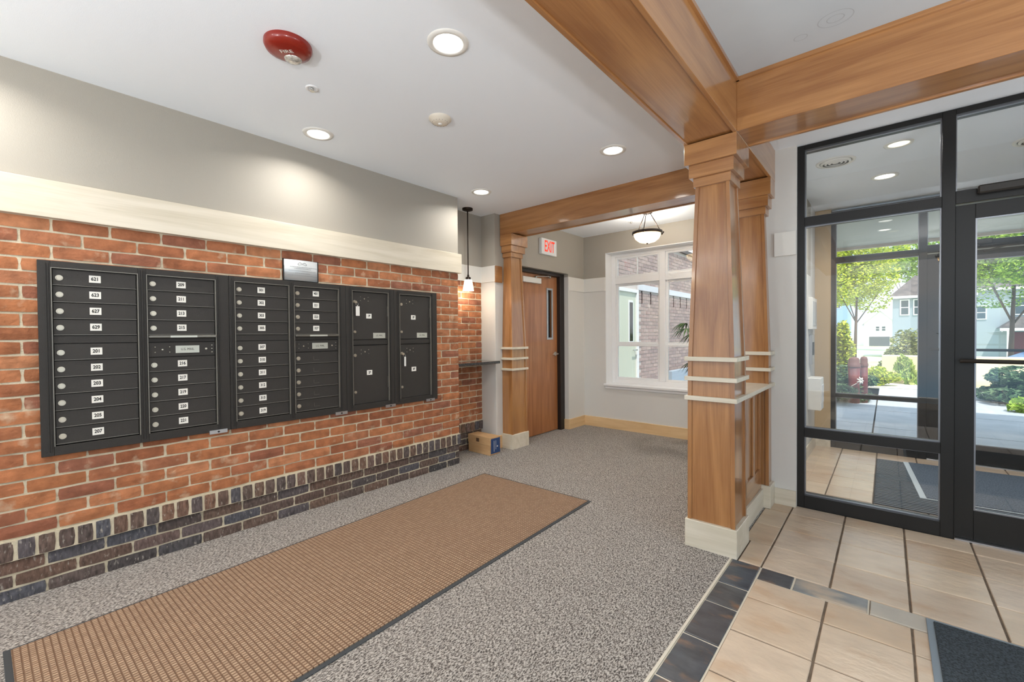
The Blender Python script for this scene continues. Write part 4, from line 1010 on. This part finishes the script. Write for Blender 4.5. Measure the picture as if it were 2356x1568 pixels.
# fire department standpipes
def standpipe(label, x, y, r, h):
    t = thing('standpipe', label, 'standpipe', (x, y, 0), 'red standpipes'); mr = simple('faded_red_paint', (122, 32, 26), .6, noise=(8, (96, 36, 32), 4, (1, 1, 1)))
    b = nb(); cyl(b, (x, y, 0), (x, y, h*.78), r, n=22); obj('pipe', b, mr, t)
    b = nb(); lathe(b, (x, y, h*.78), [(r*1.12, 0), (r*1.12, h*.06), (r*.98, h*.07), (r*.98, h*.16), (r*.75, h*.2), (0, h*.22)], 22); obj('cap', b, simple('rusty_cap', (104, 58, 48), .6), t)
    return t
standpipe('thick faded red standpipe with rounded cap among the junipers', -.465, 10.35, .088, .86)
standpipe('thinner red standpipe just right of the thick one', -.325, 10.5, .058, .87)
tg = thing('white_tag', 'crumpled white tag tied between the red standpipes', 'tag', (-.36, 10.23, .45))
b = nb()
for i in range(7):
    a = i*.9; cyl(b, (-.35, 10.22, .43), (-.37+.05*math.cos(a), 10.21, .43+.07*math.sin(a)), .02, .010, n=5)
obj('ribbon', b, M['label'], tg); b = nb(); cyl(b, (-.35, 10.22, .43), (-.55, 10.22, .28), .006, n=5); obj('string', b, M['label'], tg)
# houses
def house(label, x0, x1, y0, y1, z0, ze, zr, wall, roof, wins, gable='y', door=None):
    t = thing('house', label, 'house', ((x0+x1)/2, y0, z0), 'houses across the street')
    box('wall', x0, x1, y0, y1, z0, ze, wall, t)
    b = nb(); e = .25; xm = (x0+x1)/2
    if gable == 'y':     # gable faces the viewer
        P = [(x0-e, ze-.1), (xm, zr), (x1+e, ze-.1)]
        F_ = [b.verts.new((p, y0-e, z)) for p, z in P]; B_ = [b.verts.new((p, y1+e, z)) for p, z in P]
        F2 = [b.verts.new((p, y0-e, z-.18)) for p, z in P]; B2 = [b.verts.new((p, y1+e, z-.18)) for p, z in P]
        for i in range(2):
            b.faces.new((F_[i], F_[i+1], B_[i+1], B_[i])); b.faces.new((F2[i+1], F2[i], B2[i], B2[i+1])); b.faces.new((F_[i+1], F_[i], F2[i], F2[i+1])); b.faces.new((B_[i], B_[i+1], B2[i+1], B2[i]))
        obj('roof', b, roof, t)
        b = nb(); v = [b.verts.new(q_) for q_ in ((x0, y0, ze), (x1, y0, ze), (xm, y0, zr-.2), (x0, y0+.1, ze), (x1, y0+.1, ze), (xm, y0+.1, zr-.2))]
        b.faces.new(v[:3]); b.faces.new(v[3:]); b.faces.new((v[0], v[1], v[4], v[3])); b.faces.new((v[1], v[2], v[5], v[4])); b.faces.new((v[2], v[0], v[3], v[5])); obj('gable_wall', b, wall, t)
    else:
        frustum(b, (x0-e, x1+e, y0-e, y1+e), ze, (x0+(x1-x0)*.3, x1-(x1-x0)*.3, (y0+y1)/2-.05, (y0+y1)/2+.05), zr); obj('roof', b, roof, t)
        box('gutter', x0-e, x1+e, y0-e-.06, y0-e+.02, ze-.16, ze+.02, M['white'], t)
    for (a, c, d, f) in wins:
        b = nb(); k = .07; yy = y0-.06
        bx(b, a, a+k, yy, y0, d, f); bx(b, c-k, c, yy, y0, d, f); bx(b, a+k, c-k, yy, y0, d, d+k); bx(b, a+k, c-k, yy, y0, f-k, f); bx(b, a+k, c-k, yy+.01, y0, (d+f)/2-.03, (d+f)/2+.03)
        wo = obj('window', b, M['white'], t); box('pane', a+k, c-k, yy+.02, yy+.03, d+k, f-k, simple('window_dark', (76, 90, 96), .15), wo)
    return t
sid = simple('white_siding', (244, 242, 238), .8); roofd = simple('grey_shingle', (84, 80, 80), .9, noise=(3, (112, 104, 100), 4, (1, 1, 1)))
roofw = simple('pale_metal_roof', (196, 198, 204), .6)
wh = house('small white house with pale gable roof across the street', -2.5, 1.0, 80, 90, -.8, 2.5, 4.4, sid, roofw, [(-1.25, -.75, 1.35, 2.1), (-.6, -.1, 1.35, 2.1)])
box('garage_opening', -1.9, .3, 79.9, 80.02, -.8, .6, simple('garage_dark', (90, 96, 100), .7), wh); box('lean_to', -4.6, -2.5, 81, 88, -.8, .7, sid, wh)
house('grey-blue house with white-framed double windows and dark roof', .35, 4.6, 45, 49, -.72, 4.0, 5.7, simple('grey_blue_siding', (160, 172, 182), .8), roofd,
      [(.75, 1.3, 2.55, 3.75), (1.5, 2.1, 2.55, 3.75)], gable='x')
house('tall pale blue building at the left edge of the side light', -14, -4.9, 90, 100, -.8, 8.5, 10.5, simple('blue_siding', (150, 180, 214), .8), simple('blue_grey_roof', (150, 170, 196), .8), [(-6.6, -5.8, 5.2, 7.0), (-6.6, -5.8, 1.0, 2.6)], gable='x')
hr = house('pale blue house with porch and maroon door seen through the glass door', 5.0, 11, 50, 58, -.72, 4.6, 6.4, simple('pale_blue_siding', (172, 184, 190), .8), roofd,
      [(7.3, 8.3, 2.5, 3.9), (5.3, 5.9, 2.2, 3.3)], gable='x')
b = nb(); frustum(b, (6.4, 9.6, 48.4, 50), 1.5, (7.4, 8.6, 49.2, 50), 2.35); obj('porch_roof', b, roofd, hr)
box('porch_beam', 6.4, 9.6, 48.4, 48.6, 1.3, 1.5, M['white'], hr); box('porch_post', 6.75, 6.95, 48.45, 48.6, -.72, 1.3, M['white'], hr); box('porch_post', 9.2, 9.4, 48.45, 48.6, -.72, 1.3, M['white'], hr)
box('front_door', 7.15, 8.0, 49.93, 50, -.5, 1.2, simple('maroon_door', (110, 52, 50), .6), hr)
# car
def car(label, x0, y, z0):
    t = thing('car', label, 'car', (x0+2.2, y, z0)); blue = simple('blue_car_paint', (52, 128, 206), .25, coat=.8)
    prof = [(0, .35), (.05, .75), (.5, .86), (1.0, .92), (1.75, 1.32), (2.9, 1.36), (3.6, .98), (4.3, .9), (4.4, .4), (4.3, .22), (.1, .22)]
    b = nb(); A = [b.verts.new((x0+p, y-.85 if q_ < 1 else y-.66, z0+q_)) for p, q_ in prof]; B = [b.verts.new((x0+p, y+.85 if q_ < 1 else y+.66, z0+q_)) for p, q_ in prof]
    b.faces.new(A); b.faces.new(B[::-1])
    for i in range(len(A)): b.faces.new((A[i], B[i], B[(i+1) % len(A)], A[(i+1) % len(A)]))
    obj('body', b, blue, t)
    b = nb()
    for q_ in ([(1.15, .96), (1.8, 1.27), (2.25, 1.3), (2.25, .98)], [(2.35, .98), (2.35, 1.3), (2.85, 1.3), (3.35, 1.0)]):
        vs = [b.verts.new((x0+p, y-.84+(.2*(z-.95)/.4), z0+z)) for p, z in q_]; b.faces.new(vs)
    obj('side_window', b, simple('car_window', (40, 50, 58), .1), t)
    for wx in (.85, 3.5):
        for s in (-1, 1):
            b = nb(); cyl(b, (x0+wx, y+s*.7, z0+.32), (x0+wx, y+s*.88, z0+.32), .32, n=22); w_ = obj('wheel', b, simple('tyre', (30, 30, 32), .8), t)
            b = nb(); cyl(b, (x0+wx, y+s*.881, z0+.32), (x0+wx, y+s*.89, z0+.32), .19, n=16); obj('hubcap', b, M['alu'], w_)
car('bright blue car parked on the street, seen through the glass door', 1.9, 22.5, -.72)

# courtyard behind the alcove window
sbox('ground_courtyard', -3.66, -1.2, 5.80, 13.6, -.2, -.03, M['paving'])
b = nb(); bx(b, -6, -3.66, 5.8, 16, -.2, 3.2); cw = struct(obj('wall_courtyard', b, simple('pale_mortar', (196, 186, 180), .9)))
b = nb(); PITc, BLc = .0712, .2295; rnd = random.Random(4)
slots = [8.15+.42*i for i in range(12)]
for c in range(44):
    zc = .035+PITc*c
    if 2.16 < zc < 2.30: continue
    y = 5.85+(BLc/2 if c % 2 else 0)
    while y < 14.5:
        y1_ = y+BLc-.012
        ok = not (6.95 < y1_ and y < 7.95 and zc < 2.16)
        ok = ok and not (1.89 < zc < 2.16 and any(s_-.03 < y1_ and y < s_+.09 for s_ in slots))
        if ok: bx(b, -3.70, -3.652+rnd.uniform(-.003, .003), y, y1_, zc-.03, zc+.03)
        elif 1.89 < zc < 2.16:
            for s_ in slots:
                if s_-.03 < y1_ and y < s_+.09:
                    if s_-y > .03: bx(b, -3.70, -3.652, y, s_, zc-.03, zc+.03)
                    if y1_-s_ > .09: bx(b, -3.70, -3.652, s_+.06, y1_, zc-.03, zc+.03)
        y += BLc
o = obj('brick', b, M['extbrick'], cw); o['kind'] = 'stuff'
box('stone_band', -3.68, -3.63, 7.98, 15, 2.17, 2.285, simple('pale_stone', (214, 214, 218), .7), cw)
b = nb()
for s_ in slots: bx(b, -3.665, -3.658, s_, s_+.06, 1.89, 2.165)
obj('vertical_slot', b, simple('slot_dark', (66, 48, 46), .9), cw)
box('coping', -3.95, -3.60, 5.8, 16, 3.2, 3.28, simple('coping_dark', (96, 88, 86), .7), cw)
t = thing('courtyard_door', 'pale green courtyard door with narrow glass seen through the alcove window', 'door', (-3.65, 7.4, 0))
b = nb(); bx(b, -3.66, -3.63, 7.0, 7.84, 0, 2.1); obj('leaf', b, simple('pale_green_door', (204, 208, 190), .5), t)
b = nb(); bx(b, -3.66, -3.60, 7.84, 7.92, 0, 2.16); bx(b, -3.66, -3.60, 6.94, 7.0, 0, 2.16); bx(b, -3.66, -3.60, 7.0, 7.84, 2.1, 2.16); obj('door_frame', b, M['white'], t)
b = nb(); bx(b, -3.63, -3.622, 7.53, 7.72, 1.15, 1.95); vf = obj('vision_frame', b, M['white'], t); b = nb(); bx(b, -3.622, -3.618, 7.57, 7.70, 1.19, 1.91); obj('pane', b, simple('dark_glass', (44, 52, 56), .08), vf)
b = nb(); cyl(b, (-3.63, 7.79, 1.02), (-3.57, 7.79, 1.02), .012, n=8); cyl(b, (-3.575, 7.79, 1.02), (-3.575, 7.62, 1.02), .012, n=8); obj('lever_handle', b, M['steel'], t)
b = nb(); bx(b, -3.58, -3.45, 9.2, 13.5, -.03, .52); pb = obj('low_screen', b, simple('blue_grey_board', (158, 172, 184), .7)); tag(pb, 'low blue-grey board screen along the courtyard brick wall', 'screen')
